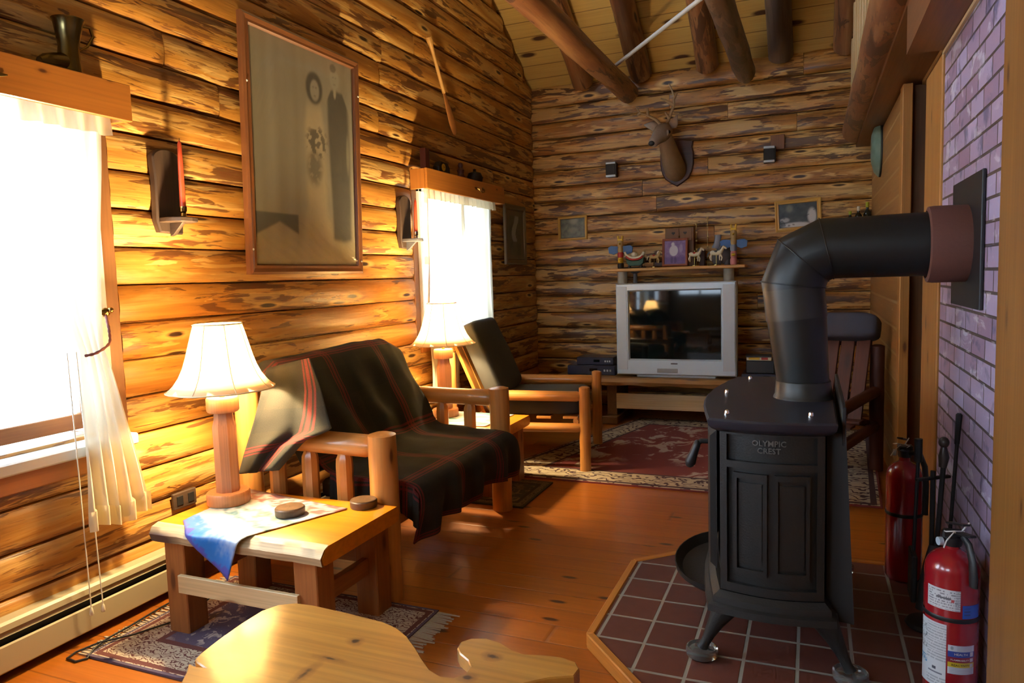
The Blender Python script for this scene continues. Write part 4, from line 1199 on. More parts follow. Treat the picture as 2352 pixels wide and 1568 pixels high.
for (x, y, z, r, lab) in ((-1.835, 2.135, 0.4265, 0.056, 'round bark edged wooden coaster lying on the scarf'), (-1.625, 2.315, 0.4205, 0.053, 'darker bark edged coaster on bare table top near the loveseat post')):
    t = thing('coaster', lab, 'coaster', (x, y, z), 'wood slice coasters')
    mb = MB(); mb.lathe([(r * 0.96, 0), (r, 0.004), (r * 1.01, 0.026), (r * 0.95, 0.030)], (x, y, z), 28, wob=0.05); mb.build('slice', m_coast, t)
    mb = MB(); mb.lathe([(r * 0.90, 0.0302), (r * 0.90, 0.0308), (0.002, 0.0312)], (x, y, z), 28, caps=False); mb.build('ring_grain', wood('coaster_face', (0.15, 0.085, 0.04), (0.08, 0.042, 0.02), rough=0.4, scale=(40, 40, 40), knot=0), t)

# ------------------------------------------------------------------ whale shaped stool
ws = thing('whale_stool', 'low varnished pine stool cut in the shape of a whale', 'stool', (-1.0, 1.2, 0))
WP = [(1205, 1568), (1262, 1556), (1318, 1552), (1331, 1535), (1322, 1519), (1290, 1508), (1245, 1503), (1205, 1501), (1178, 1492), (1150, 1475), (1118, 1465), (1082, 1465), (1058, 1473), (1050, 1487), (1056, 1500), (1074, 1515), (1080, 1531), (1068, 1546), (1042, 1555), (1012, 1552), (988, 1537), (972, 1515), (955, 1487), (935, 1460), (912, 1441), (880, 1427), (800, 1407), (720, 1389), (680, 1384), (640, 1388), (600, 1402), (555, 1430), (505, 1465), (462, 1498), (448, 1512), (452, 1520), (474, 1535), (452, 1530), (433, 1524), (429, 1540)]
WO = []
for (x, y) in WP:
    p = onz(x, y, 0.42); WO.append((p.x, p.y))
WO += [(-1.235, 1.02), (-1.10, 0.90), (-0.92, 0.86), (-0.76, 0.95), (-0.66, 1.10), (-0.60, 1.25)]
mb = MB(); mb.prism(WO, (0, 0, 0.385), (1, 0, 0), (0, 1, 0), (0, 0, 1), 0.035, bev=0.003); 
def add_knots(mat, pts):
    t = NT.__new__(NT); t.m = mat; t.t = mat.node_tree; t.N = t.t.nodes; t.bsdf = t.N['Principled BSDF']
    sock = t.bsdf.inputs['Base Color']; c = sock.links[0].from_socket
    v = t.obj(); wob = t.noise(v, 25, 3)
    for (x, y, rx, ry) in pts:
        q = t.n('ShaderNodeVectorMath', {0: t.map(v, (1 / rx, 1 / ry, 0), (-x / rx, -y / ry, 0))}, operation='LENGTH').outputs['Value']
        q = t.math('ADD', q, t.math('MULTIPLY', t.math('SUBTRACT', wob, 0.5), 1.2))
        c = t.mix(t.ramp(q, [(0.5, 0.55), (1.0, 0.0)]), c, (0.22, 0.075, 0.015)); c = t.mix(t.ramp(q, [(0.16, 0.95), (0.42, 0.0)]), c, (0.04, 0.014, 0.006))
    t.set(sock, c)
ks = []
for (x, y, rx, ry) in ((815, 1473, 0.030, 0.026), (1130, 1506, 0.036, 0.024), (1075, 1556, 0.028, 0.024), (700, 1546, 0.022, 0.075), (760, 1512, 0.065, 0.014)):
    p = onz(x, y, 0.42); ks.append((p.x + 1.0, p.y - 1.2, rx, ry))
add_knots(m_whale, ks)
mb.build('seat_board', m_whale, ws)
for (x, rz) in ((-1.16, 0.15), (-0.86, 0.15)):
    mb = MB(); mb.box((x, 1.16, 0.1925), (0.035, 0.26, 0.385), rotz(rz), 0.004); mb.build('leg', m_whale, ws)
mb = MB(); mb.box((-1.01, 1.165, 0.20), (0.28, 0.025, 0.08), rotz(0.15 * 0), 0.003); mb.build('stretcher', m_whale, ws)

# ------------------------------------------------------------------ log chairs
def pillow(mb, c, size, rot=None, e=0.30, seg=28, rings=16, dent=0.0):
    R = rot if rot is not None else Matrix.Identity(3); c = Vector(c)
    def pw(a, k): return math.copysign(abs(a) ** k, a)
    def fn(u, v):
        a = 2 * PI * u; b = -PI / 2 + PI * v
        p = Vector((size[0] / 2 * pw(math.cos(b), e) * pw(math.cos(a), e), size[1] / 2 * pw(math.cos(b), e) * pw(math.sin(a), e), size[2] / 2 * pw(math.sin(b), e)))
        p += Vector((0, 0, 1)) * 0.008 * noise.noise(p * 6) + Vector((1, 0, 0)) * 0.010 * noise.noise(p * 7 + Vector((4, 0, 0)))
        return c + R @ p
    mb.grid(fn, seg, rings)
    bmesh.ops.remove_doubles(mb.bm, verts=mb.bm.verts, dist=0.0005)
    return mb
def log_chair(label, m, W_=0.39):
    t = thing('log_armchair', label, 'armchair', (0, 0, 0), 'log frame armchairs', local=True)
    for s_ in (-1, 1):
        y = s_ * W_
        post('leg', 0.46, y, 0.565, 0.037, m, t); post('leg', -0.46, y, 0.80, 0.042, m, t)
        rail('arm_rail', (0.435, y, 0.505), (-0.43, y, 0.515), 0.035, m, t, 0.022, 0.022)
        rail('side_rail', (0.435, y, 0.295), (-0.43, y, 0.295), 0.032, m, t, 0.020, 0.022)
    rail('seat_rail', (0.40, -W_, 0.335), (0.40, W_, 0.335), 0.024, m, t, 0.018)
    rail('seat_rail', (-0.30, -W_, 0.335), (-0.30, W_, 0.335), 0.024, m, t, 0.018)
    a, b = Vector((-0.215, 0, 0.33)), Vector((-0.455, 0, 0.905))
    for k, y in enumerate([W_ * (-0.77 + 0.308 * i) for i in range(6)]):
        mb = MB(); mb.bar(a + Vector((0, y, 0)), b + Vector((0, y, 0)), W_ * 0.27, 0.022, up=(1, 0, 0.3)); mb.build('back_slat', m, t)
    for q in (0.28, 0.86):
        p = a.lerp(b, q) + Vector((-0.028, 0, 0)); mb = MB(); mb.box(p, (0.024, W_ * 1.8, 0.05), roty(-0.39), 0.003); mb.build('back_rail', m, t)
    for k in range(4):
        mb = MB(); mb.box((-0.18 + 0.18 * k, 0, 0.358), (0.10, W_ * 1.9, 0.016), bev=0.002); mb.build('seat_slat', m, t)
    return t
CHY = math.radians(10)
cl = log_chair('honey coloured log armchair with black cushions beyond the side table', m_post)
cl.location = (-1.38 - 0.46 * math.cos(CHY) - 0.39 * math.sin(CHY), 4.50 - 0.46 * math.sin(CHY) + 0.39 * math.cos(CHY), 0); cl.rotation_euler = (0, 0, CHY)
def in_chair(ch, ang, p): return Vector(ch.location) + rotz(ang) @ Vector(p)
mb = MB(); pillow(mb, in_chair(cl, CHY, (0.10, 0, 0.425)), (0.66, 0.70, 0.12), rotz(CHY), 0.28)
tag(mb.build('seat_cushion', m_cushion, ang=80), 'flat black seat cushion in the honey coloured log armchair', 'cushion', 'black armchair cushions')
mb = MB(); pillow(mb, in_chair(cl, CHY, (-0.255, 0, 0.735)), (0.12, 0.72, 0.56), rotz(CHY) @ roty(-0.40), 0.28)
tag(mb.build('back_cushion', m_cushion, ang=80), 'tall black back cushion leaning in the armchair before the far window', 'cushion', 'black armchair cushions')
CRY = math.radians(-108)
cr = log_chair('dark red stained log armchair standing behind the stovepipe', m_red, 0.30)
cr.location = Vector((0.385, 5.05, 0)) - rotz(CRY) @ Vector((-0.46, 0.30, 0)); cr.rotation_euler = (0, 0, CRY)
mb = MB(); pillow(mb, in_chair(cr, CRY, (-0.425, 0, 0.915)), (0.17, 0.64, 0.17), rotz(CRY) @ roty(-0.35), 0.35)
tag(mb.build('back_cushion', m_skycush, ang=80), 'dark cushion painted with blue skylight folded over the top of the red stained armchair', 'cushion')

# ------------------------------------------------------------------ television bench with its load
tb = thing('slab_bench', 'rough live edge slab bench carrying the television', 'bench', (-1.0, 6.3, 0))
mb = MB()
n = 44; rows = []
for i in range(n + 1):
    x = -2.12 + 2.20 * i / n; r = []
    for (y, z) in ((5.975, 0.352), (5.962, 0.382), (5.985, 0.415), (6.66, 0.415), (6.675, 0.38), (6.66, 0.352)):
        d = (0.020 * noise.noise(Vector((x * 4, 0, 2))) + 0.012 * noise.noise(Vector((x * 15, z * 30, 5)))) * (1 if y < 6.2 else -1)
        r.append(mb.v((x, y + d, z + (0.012 * noise.noise(Vector((x * 6, 1, y))) if z < 0.36 else 0)), (x + 4, z * 2.2, y)))
    rows.append(r)
for i in range(n):
    for j in range(6): mb.f([rows[i][j], rows[i + 1][j], rows[i + 1][(j + 1) % 6], rows[i][(j + 1) % 6]])
mb.f(rows[0]); mb.f(rows[-1])
mb.build('slab', wood('bench_slab', (0.42, 0.22, 0.06), (0.20, 0.085, 0.025), (0.05, 0.02, 0.012), 0.5, (2.2, 34, 10), knot=0.18, fine=0.6), tb)
for x in (-1.62, -0.42):
    mb = MB(); mb.box((x, 6.32, 0.215), (0.09, 0.42, 0.29), bev=0.004); mb.build('leg', m_dtrim, tb)
    mb = MB(); mb.box((x, 6.32, 0.035), (0.14, 0.60, 0.07), bev=0.006); mb.build('foot', m_dtrim, tb)
mb = MB(); mb.box((-1.02, 6.12, 0.195), (1.12, 0.03, 0.135), bev=0.003); mb.build('stretcher', m_pale, tb)

tv = thing('television', 'silver tube television with dark screen on the slab bench', 'television', (-1.058, 6.30, 0.415))
TX0, TX1, TZ0, TZ1 = -1.555, -0.562, 0.437, 1.218
SXA, SXB, SZA, SZB = -1.440, -0.685, 0.575, 1.150
mb = MB()
fy = 6.045
def ringf(r): return [(r[0], r[2]), (r[1], r[2]), (r[1], r[3]), (r[0], r[3])]
R0 = ringf((TX0 + 0.01, TX1 - 0.01, TZ0 + 0.01, TZ1 - 0.008)); R1 = ringf((TX0, TX1, TZ0, TZ1)); R2 = ringf((SXA - 0.012, SXB + 0.012, SZA - 0.012, SZB + 0.012)); R3 = ringf((SXA, SXB, SZA, SZB))
L = [[mb.v((x, y, z)) for (x, z) in R] for (R, y) in ((R1, fy + 0.14), (R1, fy + 0.012), (R0, fy), (R2, fy), (R3, fy + 0.022))]
for i in range(4):
    for k in range(4): mb.f([L[i][k], L[i][(k + 1) % 4], L[i + 1][(k + 1) % 4], L[i + 1][k]])
bz = mb.build('bezel', m_silver, tv)
for (a, b) in ((TX0 + 0.012, SXA - 0.020), (SXB + 0.020, TX1 - 0.012)):
    mb = MB(); mb.box(((a + b) / 2, fy - 0.001, (TZ0 + TZ1) / 2 + 0.01), (b - a, 0.006, TZ1 - TZ0 - 0.07), bev=0.002); mb.build('speaker_grille', m_silver2, bz)
mb = MB(); mb.box((-1.12, fy - 0.002, 0.478), (0.17, 0.006, 0.035), bev=0.002)
mb.build('control_flap', plain('flap_grey', (0.30, 0.32, 0.33), 0.4), bz)
mb = MB(); mb.box((-1.063, fy - 0.001, 0.538), (0.055, 0.004, 0.010), bev=0.001); mb.build('maker_plate', m_grey, bz)
mb = MB()
mb.grid(lambda u, v: Vector((SXA + (SXB - SXA) * u, fy + 0.022 - 0.012 * (1 - (2 * u - 1) ** 2 * 0.5 - (2 * v - 1) ** 2 * 0.5), SZA + (SZB - SZA) * v)), 14, 12)
mb.build('screen', m_screen, tv)
mb = MB()
B = [[mb.v((x, y, z)) for (x, z) in ringf(r)] for (r, y) in (((TX0 + 0.005, TX1 - 0.005, TZ0, TZ1 - 0.005), fy + 0.13), ((TX0 + 0.06, TX1 - 0.06, TZ0, TZ1 - 0.06), fy + 0.28), ((TX0 + 0.25, TX1 - 0.25, TZ0, TZ1 - 0.25), fy + 0.55))]
for i in range(2):
    for k in range(4): mb.f([B[i][k], B[i][(k + 1) % 4], B[i + 1][(k + 1) % 4], B[i + 1][k]])
mb.f(B[2]); mb.build('back_shell', m_grey, tv)
mb = MB(); mb.box((-1.06, fy + 0.18, 0.427), (0.66, 0.30, 0.024), bev=0.006); mb.build('foot_base', m_silver, tv)

def deck(name, label, cat, c, size, m, group=None, front=True):
    t = thing(name, label, cat, (c[0], c[1], c[2]), group)
    mb = MB(); mb.box((c[0], c[1], c[2] + size[2] / 2), size, bev=0.006); mb.build('body', m, t)
    if front:
        y = c[1] - size[1] / 2 - 0.001
        mb = MB(); mb.box((c[0] + size[0] * 0.05, y, c[2] + size[2] * 0.55), (size[0] * 0.16, 0.004, size[2] * 0.3), bev=0.001); mb.build('display', m_screen, t)
        mb = MB()
        for k in range(3): mb.box((c[0] + size[0] * (0.28 + 0.06 * k), y, c[2] + size[2] * 0.5), (size[0] * 0.035, 0.004, size[2] * 0.22), bev=0.001)
        mb.build('buttons', m_silver2, t)
    return t
deck('video_recorder', 'dark video recorder painted with bluish window light lying on the bench beside the television', 'video recorder', (-1.81, 6.27, 0.415), (0.44, 0.30, 0.085), m_dkplastic)
deck('disc_player', 'smaller dark player stacked on top of the video recorder', 'disc player', (-1.785, 6.28, 0.500), (0.34, 0.24, 0.070), m_dkplastic)
deck('disc_player', 'slim dark disc player beneath black box by the stovepipe', 'disc player', (-0.345, 6.20, 0.415), (0.36, 0.28, 0.048), m_dkplastic)
deck('black_box', 'plain black box on the slim disc player', 'box', (-0.385, 6.20, 0.463), (0.22, 0.20, 0.105), m_black, front=False)
t = thing('cassette_case', 'white and yellow cassette case lying on the black box', 'cassette case', (-0.395, 6.18, 0.568))
mb = MB(); mb.box((-0.395, 6.18, 0.581), (0.19, 0.13, 0.026), bev=0.002); mb.build('case', m_ivory, t)
mb = MB(); mb.box((-0.430, 6.1148, 0.583), (0.085, 0.003, 0.018), bev=0.0005); mb.build('yellow_spine', m_yel, t)
mb = MB(); mb.box((-0.350, 6.1148, 0.583), (0.05, 0.003, 0.018), bev=0.0005); mb.build('red_spine', m_redp, t)
mb = MB(); mb.box((-0.40, 6.185, 0.601), (0.20, 0.15, 0.014), rotz(0.05), 0.002); tag(mb.build('dark_booklet', m_black), 'thin dark booklet on the white and yellow cassette case', 'booklet')

# ------------------------------------------------------------------ rugs
def rug(name, quad, m, label, th=0.009, sub=20, scale=None):
    mb = MB()
    q = [Vector((*p, 0)) for p in quad]
    Lx = scale[0]; Ly = scale[1]
    def P(u, v, z): return (q[0] * (1 - u) + q[1] * u) * (1 - v) + (q[3] * (1 - u) + q[2] * u) * v + Vector((0, 0, z))
    mb.grid(lambda u, v: P(u, v, th + 0.0012 * noise.noise(Vector((u * 9, v * 9, 0)))), sub, sub, luv=lambda u, v: (u * Lx, v * Ly, 0))
    mb.grid(lambda u, v: P(u, v, 0.0005), sub, sub, luv=lambda u, v: (u * Lx, v * Ly, 0))
    for s_ in range(4):
        c = [(0, 0), (1, 0), (1, 1), (0, 1)]; a, b = c[s_], c[(s_ + 1) % 4]
        mb.grid(lambda u, v: P(a[0] + (b[0] - a[0]) * u, a[1] + (b[1] - a[1]) * u, 0.0005 + (th - 0.0005) * v), sub, 1, luv=lambda u, v: ((a[0] + (b[0] - a[0]) * u) * Lx, (a[1] + (b[1] - a[1]) * u) * Ly, 0))
    bmesh.ops.remove_doubles(mb.bm, verts=mb.bm.verts, dist=0.0004)
    t = thing(name, label, 'rug', (q[0].x, q[0].y, 0))
    mb.build('pile', m, t)
    return t
rug('area_rug', [(-2.02, 4.255), (0.36, 4.235), (0.44, 6.27), (-1.42, 6.34)], m_rug, 'large red rug with cream scrolled border before the television', scale=(2.40, 2.08))
def fringe(t, p0, p1, dirv, n=70, L=0.085):
    mb = MB(); p0, p1, dv = Vector((*p0, 0.004)), Vector((*p1, 0.004)), Vector((*dirv, 0))
    for k in range(n):
        a = p0.lerp(p1, (k + 0.5) / n); b = a + dv * L * random.uniform(0.8, 1.1) + Vector((random.uniform(-0.012, 0.012), random.uniform(-0.012, 0.012), -0.001))
        mb.bar(a, b, 0.0055, 0.0035, bev=0)
    mb.build('fringe', m_fringe, t)
t = rug('scatter_rug', [(-2.38, 1.665), (-1.345, 1.665), (-1.345, 2.385), (-2.38, 2.385)], m_rug2, 'small fringed oriental rug under the side table beside the whale stool', scale=(1.06, 0.72))
fringe(t, (-1.348, 1.668), (-1.348, 2.382), (1, 0)); fringe(t, (-2.378, 1.668), (-2.378, 2.382), (-1, 0), L=0.06)
t = rug('scatter_rug', [(-2.40, 3.66), (-1.50, 3.66), (-1.50, 4.18), (-2.40, 4.18)], m_rug3, 'small dark patterned rug under the side table beyond the loveseat', scale=(1.0, 0.5))
# ------------------------------------------------------------------ left wall: portrait, paddle, sconces, valances, curtains
def picture(name, label, cat, c, ea, eb, en, Wd, Hh, fw, fm, pm, fn, nu=80, nv=80, depth=0.025, group=None, tacks=()):
    """framed picture: c the centre of the back, ea/eb its width and height axes, en towards the room"""
    c, ea, eb, en = Vector(c), Vector(ea).normalized(), Vector(eb).normalized(), Vector(en).normalized()
    t = thing(name, label, cat, c, group)
    mb = MB()
    def P(a, b, d): return c + ea * a + eb * b + en * d
    w2, h2 = Wd / 2, Hh / 2
    prof = [(0, 0), (0, depth * 0.8), (fw * 0.25, depth), (fw * 0.6, depth * 0.8), (fw * 0.85, depth * 0.85), (fw, depth * 0.45), (fw, 0)]
    o = mb.off(); L = []
    for (i, d) in prof:
        L.append([mb.v(P(sx * (w2 - i), sy * (h2 - i), d), (sx * w2 + sy * h2 + o.x, i + o.y, d)) for (sx, sy) in ((-1, -1), (1, -1), (1, 1), (-1, 1))])
    for i in range(len(prof) - 1):
        for k in range(4): mb.f([L[i][k], L[i][(k + 1) % 4], L[i + 1][(k + 1) % 4], L[i + 1][k]])
    mb.build('picture_frame', fm, t, ang=20)
    mb = MB(); a, b = w2 - fw + 0.002, h2 - fw + 0.002
    mb.grid(lambda u, v: P(-a + 2 * a * u, -b + 2 * b * v, depth * 0.42), nu, nv, luv=lambda u, v: (u * Wd * 3, v * Hh * 3, 0), col=fn)
    mb.build('photograph', pm, t)
    if tacks:
        for (a, b) in tacks:
            mb = MB(); mb.ball(P(a, b, depth * 0.95), 0.006, 8, 6); mb.build('tack', m_white, t)
    return t
def sm(a, b, x):
    t = max(0.0, min(1.0, (x - a) / (b - a))); return t * t * (3 - 2 * t)
def ell(u, v, cu, cv, ru, rv): return math.hypot((u - cu) / ru, (v - cv) / rv)
def lerp3(a, b, t): return tuple(a[i] * (1 - t) + b[i] * t for i in range(3))
def portrait_col(u, v):
    n = noise.noise(Vector((u * 5, v * 5, 1))); n2 = noise.noise(Vector((u * 26, v * 34, 2)))
    c = lerp3((0.115, 0.102, 0.072), (0.155, 0.142, 0.105), 0.5 + 0.5 * noise.noise(Vector((u * 14, v * 1.2, 6))))
    c = lerp3(c, (0.24, 0.19, 0.10), sm(0.30, 0.0, v) * 0.75)
    # pale gown spreading to the floor
    hw = 0.085 + 0.10 * sm(0.30, 0.02, v) + 0.03 * sm(0.78, 0.6, v)
    d = abs(u - (0.60 - 0.03 * v)) / hw
    c = lerp3(c, (0.25, 0.205, 0.125), (1 - sm(0.6, 1.15, d)) * sm(0.80, 0.72, v) * (0.55 + 0.25 * n))
    # bouquet with trailing flowers
    b = ell(u, v, 0.60, 0.585, 0.105, 0.075)
    if n2 + 0.25 * n > (-0.12 if b < 0.8 else 0.12): c = lerp3(c, (0.045, 0.042, 0.034), (1 - sm(0.7, 1.3, b)) * 0.85)
    b = ell(u, v, 0.57, 0.46, 0.085, 0.09)
    c = lerp3(c, (0.05, 0.047, 0.038), (1 - sm(0.5, 1.2, b)) * (0.7 if n2 > -0.3 else 0.35))
    # dark suit
    lo, hi = 0.715 + 0.035 * sm(0.75, 0.10, v), 0.96 - 0.02 * sm(0.5, 0.9, v)
    ins = sm(lo - 0.015, lo + 0.02, u) * sm(hi + 0.02, hi - 0.03, u) * sm(0.10 + 0.10 * abs(u - 0.86), 0.13 + 0.1 * abs(u - 0.86), v) * sm(0.865 - 1.2 * max(0, abs(u - 0.82) - 0.06), 0.845 - 1.2 * max(0, abs(u - 0.82) - 0.06), v)
    c = lerp3(c, (0.040, 0.038, 0.032), ins * 0.92)
    c = lerp3(c, (0.14, 0.13, 0.09), 0.6 * ins * (1 - sm(0.4, 1.0, ell(u, v, 0.93, 0.56, 0.022, 0.13))))
    c = lerp3(c, (0.17, 0.155, 0.115), (1 - sm(0.5, 1.0, ell(u, v, 0.80, 0.845, 0.020, 0.035))))
    # heads
    c = lerp3(c, (0.045, 0.042, 0.036), 1 - sm(0.82, 1.08, ell(u, v, 0.585, 0.835, 0.088, 0.078)))
    c = lerp3(c, (0.145, 0.135, 0.105), 1 - sm(0.75, 1.05, ell(u, v, 0.590, 0.825, 0.050, 0.054)))
    c = lerp3(c, (0.07, 0.065, 0.05), 0.7 * (1 - sm(0.5, 1.0, min(ell(u, v, 0.575, 0.838, 0.012, 0.006), ell(u, v, 0.605, 0.838, 0.012, 0.006), ell(u, v, 0.59, 0.798, 0.014, 0.006)))))
    c = lerp3(c, (0.155, 0.145, 0.110), 1 - sm(0.75, 1.05, ell(u, v, 0.80, 0.912, 0.055, 0.055)))
    c = lerp3(c, (0.06, 0.055, 0.045), 0.8 * (1 - sm(0.75, 1.1, ell(u, v, 0.785, 0.962, 0.035, 0.022))))
    c = lerp3(c, (0.08, 0.07, 0.055), 0.6 * (1 - sm(0.5, 1.0, min(ell(u, v, 0.785, 0.918, 0.012, 0.005), ell(u, v, 0.815, 0.918, 0.012, 0.005), ell(u, v, 0.80, 0.885, 0.014, 0.005)))))
    # dark drapery low on the near side
    dd = sm(0.40, 0.385, u) * sm(0.235, 0.225, v) * sm(0.085 + 0.10 * (1 - abs(u - 0.22) * 3.0) * (1 if u > 0.02 else 0), 0.10 + 0.10 * (1 - abs(u - 0.22) * 3.0), v)
    c = lerp3(c, (0.042, 0.044, 0.040), dd * 0.9)
    return (c[0] * 2.3, c[1] * 2.4, c[2] * 2.65, 1)
wp = picture('wedding_portrait', 'huge old brown framed wedding photograph on the log wall above the loveseat', 'picture', (-2.535, 3.238, 1.977), (0, 1, 0), (0.030, 0, 1), (1, 0, -0.030),
        0.955, 1.245, 0.052, m_frame, m_portrait, portrait_col, 120, 150, 0.035, tacks=((-0.46, 0.30), (0.46, 0.42), (-0.46, -0.50), (0.455, -0.55)))
mb = MB()
cP = Vector((-2.535, 3.238, 1.977)); eB = Vector((0.030, 0, 1)).normalized(); eN = Vector((1, 0, -0.030)).normalized()
def film(u, v):
    k = sm(0.22, 0.0, v); k2 = sm(0.3, 0.0, u) * sm(0.55, 0.7, v) * sm(0.95, 0.8, v)
    d = 0.0225 + 0.0060 * k * math.sin((u * 1.0 + v * 2.2) * 55 + 3 * noise.noise(Vector((u * 4, v * 8, 0)))) + 0.0025 * k2 * math.sin((u - v * 0.6) * 70) + 0.002 * noise.noise(Vector((u * 5, v * 6, 4)))
    return cP + Vector((0, 1, 0)) * (-0.425 + 0.85 * u) + eB * (-0.570 + 1.14 * v) + eN * d
mb.grid(film, 110, 110); mb.build('plastic_cover', m_film, wp, ang=80)
mb = MB()
pd = thing('canoe_paddle', 'slender wooden canoe paddle hung slanting high on the log wall', 'paddle', (-2.50, 4.84, 2.72))
a, b = Vector((-2.505, 4.632, 3.010)), Vector((-2.505, 4.995, 2.395)); d = (b - a).normalized()
mb.tube([a, a + d * 0.03, a + d * 0.06, a + d * 0.12, a + d * 0.40], [0.022, 0.024, 0.016, 0.0125, 0.0135], 12, ell=1.0); mb.build('shaft', m_paddle, pd)
mb = MB(); mb.tube([a + d * 0.38, a + d * 0.44, a + d * 0.52, a + d * 0.60, a + d * 0.66, a + d * 0.70, (b)], [0.014, 0.026, 0.041, 0.047, 0.044, 0.035, 0.018], 16, ell=0.22, up=(0, d.z, -d.y)); mb.build('blade', m_paddle_tip, pd)

def sconce(y, z, label, clabel, candle_h, sc=1.0):
    t = thing('candle_sconce', label, 'sconce', (-2.53, y, z), 'wooden candle sconces')
    o = []
    for i in range(13):
        a = PI * i / 12; o.append((0.072 * math.cos(a), 0.14 + 0.045 * math.sin(a)))
    o += [(-0.065, 0.05), (-0.070, -0.12), (-0.055, -0.165), (0.06, -0.170), (0.068, -0.12), (0.062, 0.03)]
    mb = MB(); mb.prism(o, (-2.553, y, z), (0, 1, 0), (0, 0, 1), (1, 0, 0), 0.036, bev=0.006, grain=1); mb.build('back_board', m_brownboard, t)
    mb = MB(); o = [(0.0, -0.060), (0.05, -0.066), (0.105, -0.045), (0.122, 0.0), (0.105, 0.045), (0.05, 0.066), (0.0, 0.060)]
    mb.prism(o, (-2.519, y, z - 0.125), (1, 0, 0), (0, 1, 0), (0, 0, 1), 0.020, bev=0.003)
    mb.prism([(0, 0), (0.075, 0), (0.02, -0.05), (0, -0.055)], (-2.519, y - 0.009, z - 0.125), (1, 0, 0), (0, 0, 1), (0, 1, 0), 0.018, bev=0.002); mb.build('candle_shelf', m_brownboard if y < 3 else m_grey, t)
    mb = MB(); mb.lathe([(0.020, 0), (0.012, 0.006), (0.010, 0.018), (0.0145, 0.024), (0.0150, 0.045), (0.0125, 0.045), (0.0120, 0.026), (0.0, 0.026)], (-2.445, y, z - 0.105), 16, caps=False); mb.build('candle_cup', m_brass if y < 3 else m_chrome, t)
    c = thing('taper_candle', clabel, 'candle', (-2.445, y, z - 0.079), 'red taper candles')
    mb = MB(); mb.tube([(-2.445, y, z - 0.078), (-2.445, y, z - 0.06), (-2.445 + 0.002, y, z + candle_h * 0.6), (-2.445 + 0.004, y, z + candle_h), (-2.445 + 0.004, y, z + candle_h + 0.012)], [0.0115, 0.0122, 0.0105, 0.008, 0.003], 14); mb.build('wax', m_candle, c)
    mb = MB(); mb.tube([(-2.441, y, z + candle_h + 0.01), (-2.440, y, z + candle_h + 0.022)], 0.0013, 6); mb.build('wick', m_black, c)
sconce(2.300, 1.700, 'dark wooden candle sconce between the first window and the wedding portrait', 'long red taper candle in the sconce beside the first window', 0.20)
sconce(4.235, 1.685, 'dark wooden candle sconce with pewter shelf beside the far window', 'short red taper candle in the sconce beside the far window', 0.14)

def valance(y0, y1, z0, z1, label, hy, hs):
    t = thing('window_valance', label, 'valance', (-2.50, (y0 + y1) / 2, z0), 'boxed pine valances over the windows')
    x0, x1 = XL + 0.003, -2.425
    mb = MB(); mb.box((x1, (y0 + y1) / 2, (z0 + z1) / 2), (0.020, y1 - y0, z1 - z0), bev=0.003); mb.build('front_board', m_val, t)
    for y in (y0 + 0.010, y1 - 0.010):
        mb = MB(); mb.box(((x0 + x1) / 2 - 0.006, y, (z0 + z1) / 2), (x1 - x0 - 0.012, 0.020, z1 - z0 - 0.004), bev=0.002); mb.build('end_board', m_val, t)
    mb = MB(); mb.box(((x0 + x1) / 2 - 0.006, (y0 + y1) / 2, z1 - 0.012), (x1 - x0 - 0.012, y1 - y0 - 0.042, 0.018), bev=0.002); mb.build('top_board', m_val, t)
    mb = MB(); x = x1 + 0.010
    for s_ in (-1, 1):
        mb.tube([(x, hy + s_ * hs, 1.995 + 0.004), (x + 0.020, hy + s_ * hs * 0.97, 1.995), (x + 0.024, hy + s_ * hs * 0.7, 1.978), (x + 0.024, hy, 1.972)], [0.004, 0.005, 0.0055, 0.006], 8)
        mb.tube([(x, hy + s_ * hs * 0.9, 1.998), (x + 0.004, hy + s_ * hs * 1.7, 2.004)], [0.012, 0.002], 8, ell=0.5)
    mb.build('bail_pull', m_brass, t)
    return t
valance(0.80, 2.06, 1.940, 2.078, 'boxed pine valance over the first window with brass boot on top', 1.50, 0.055)
valance(4.36, 5.70, 1.922, 2.062, 'boxed pine valance over the far window carrying small dark ornaments', 5.20, 0.055)

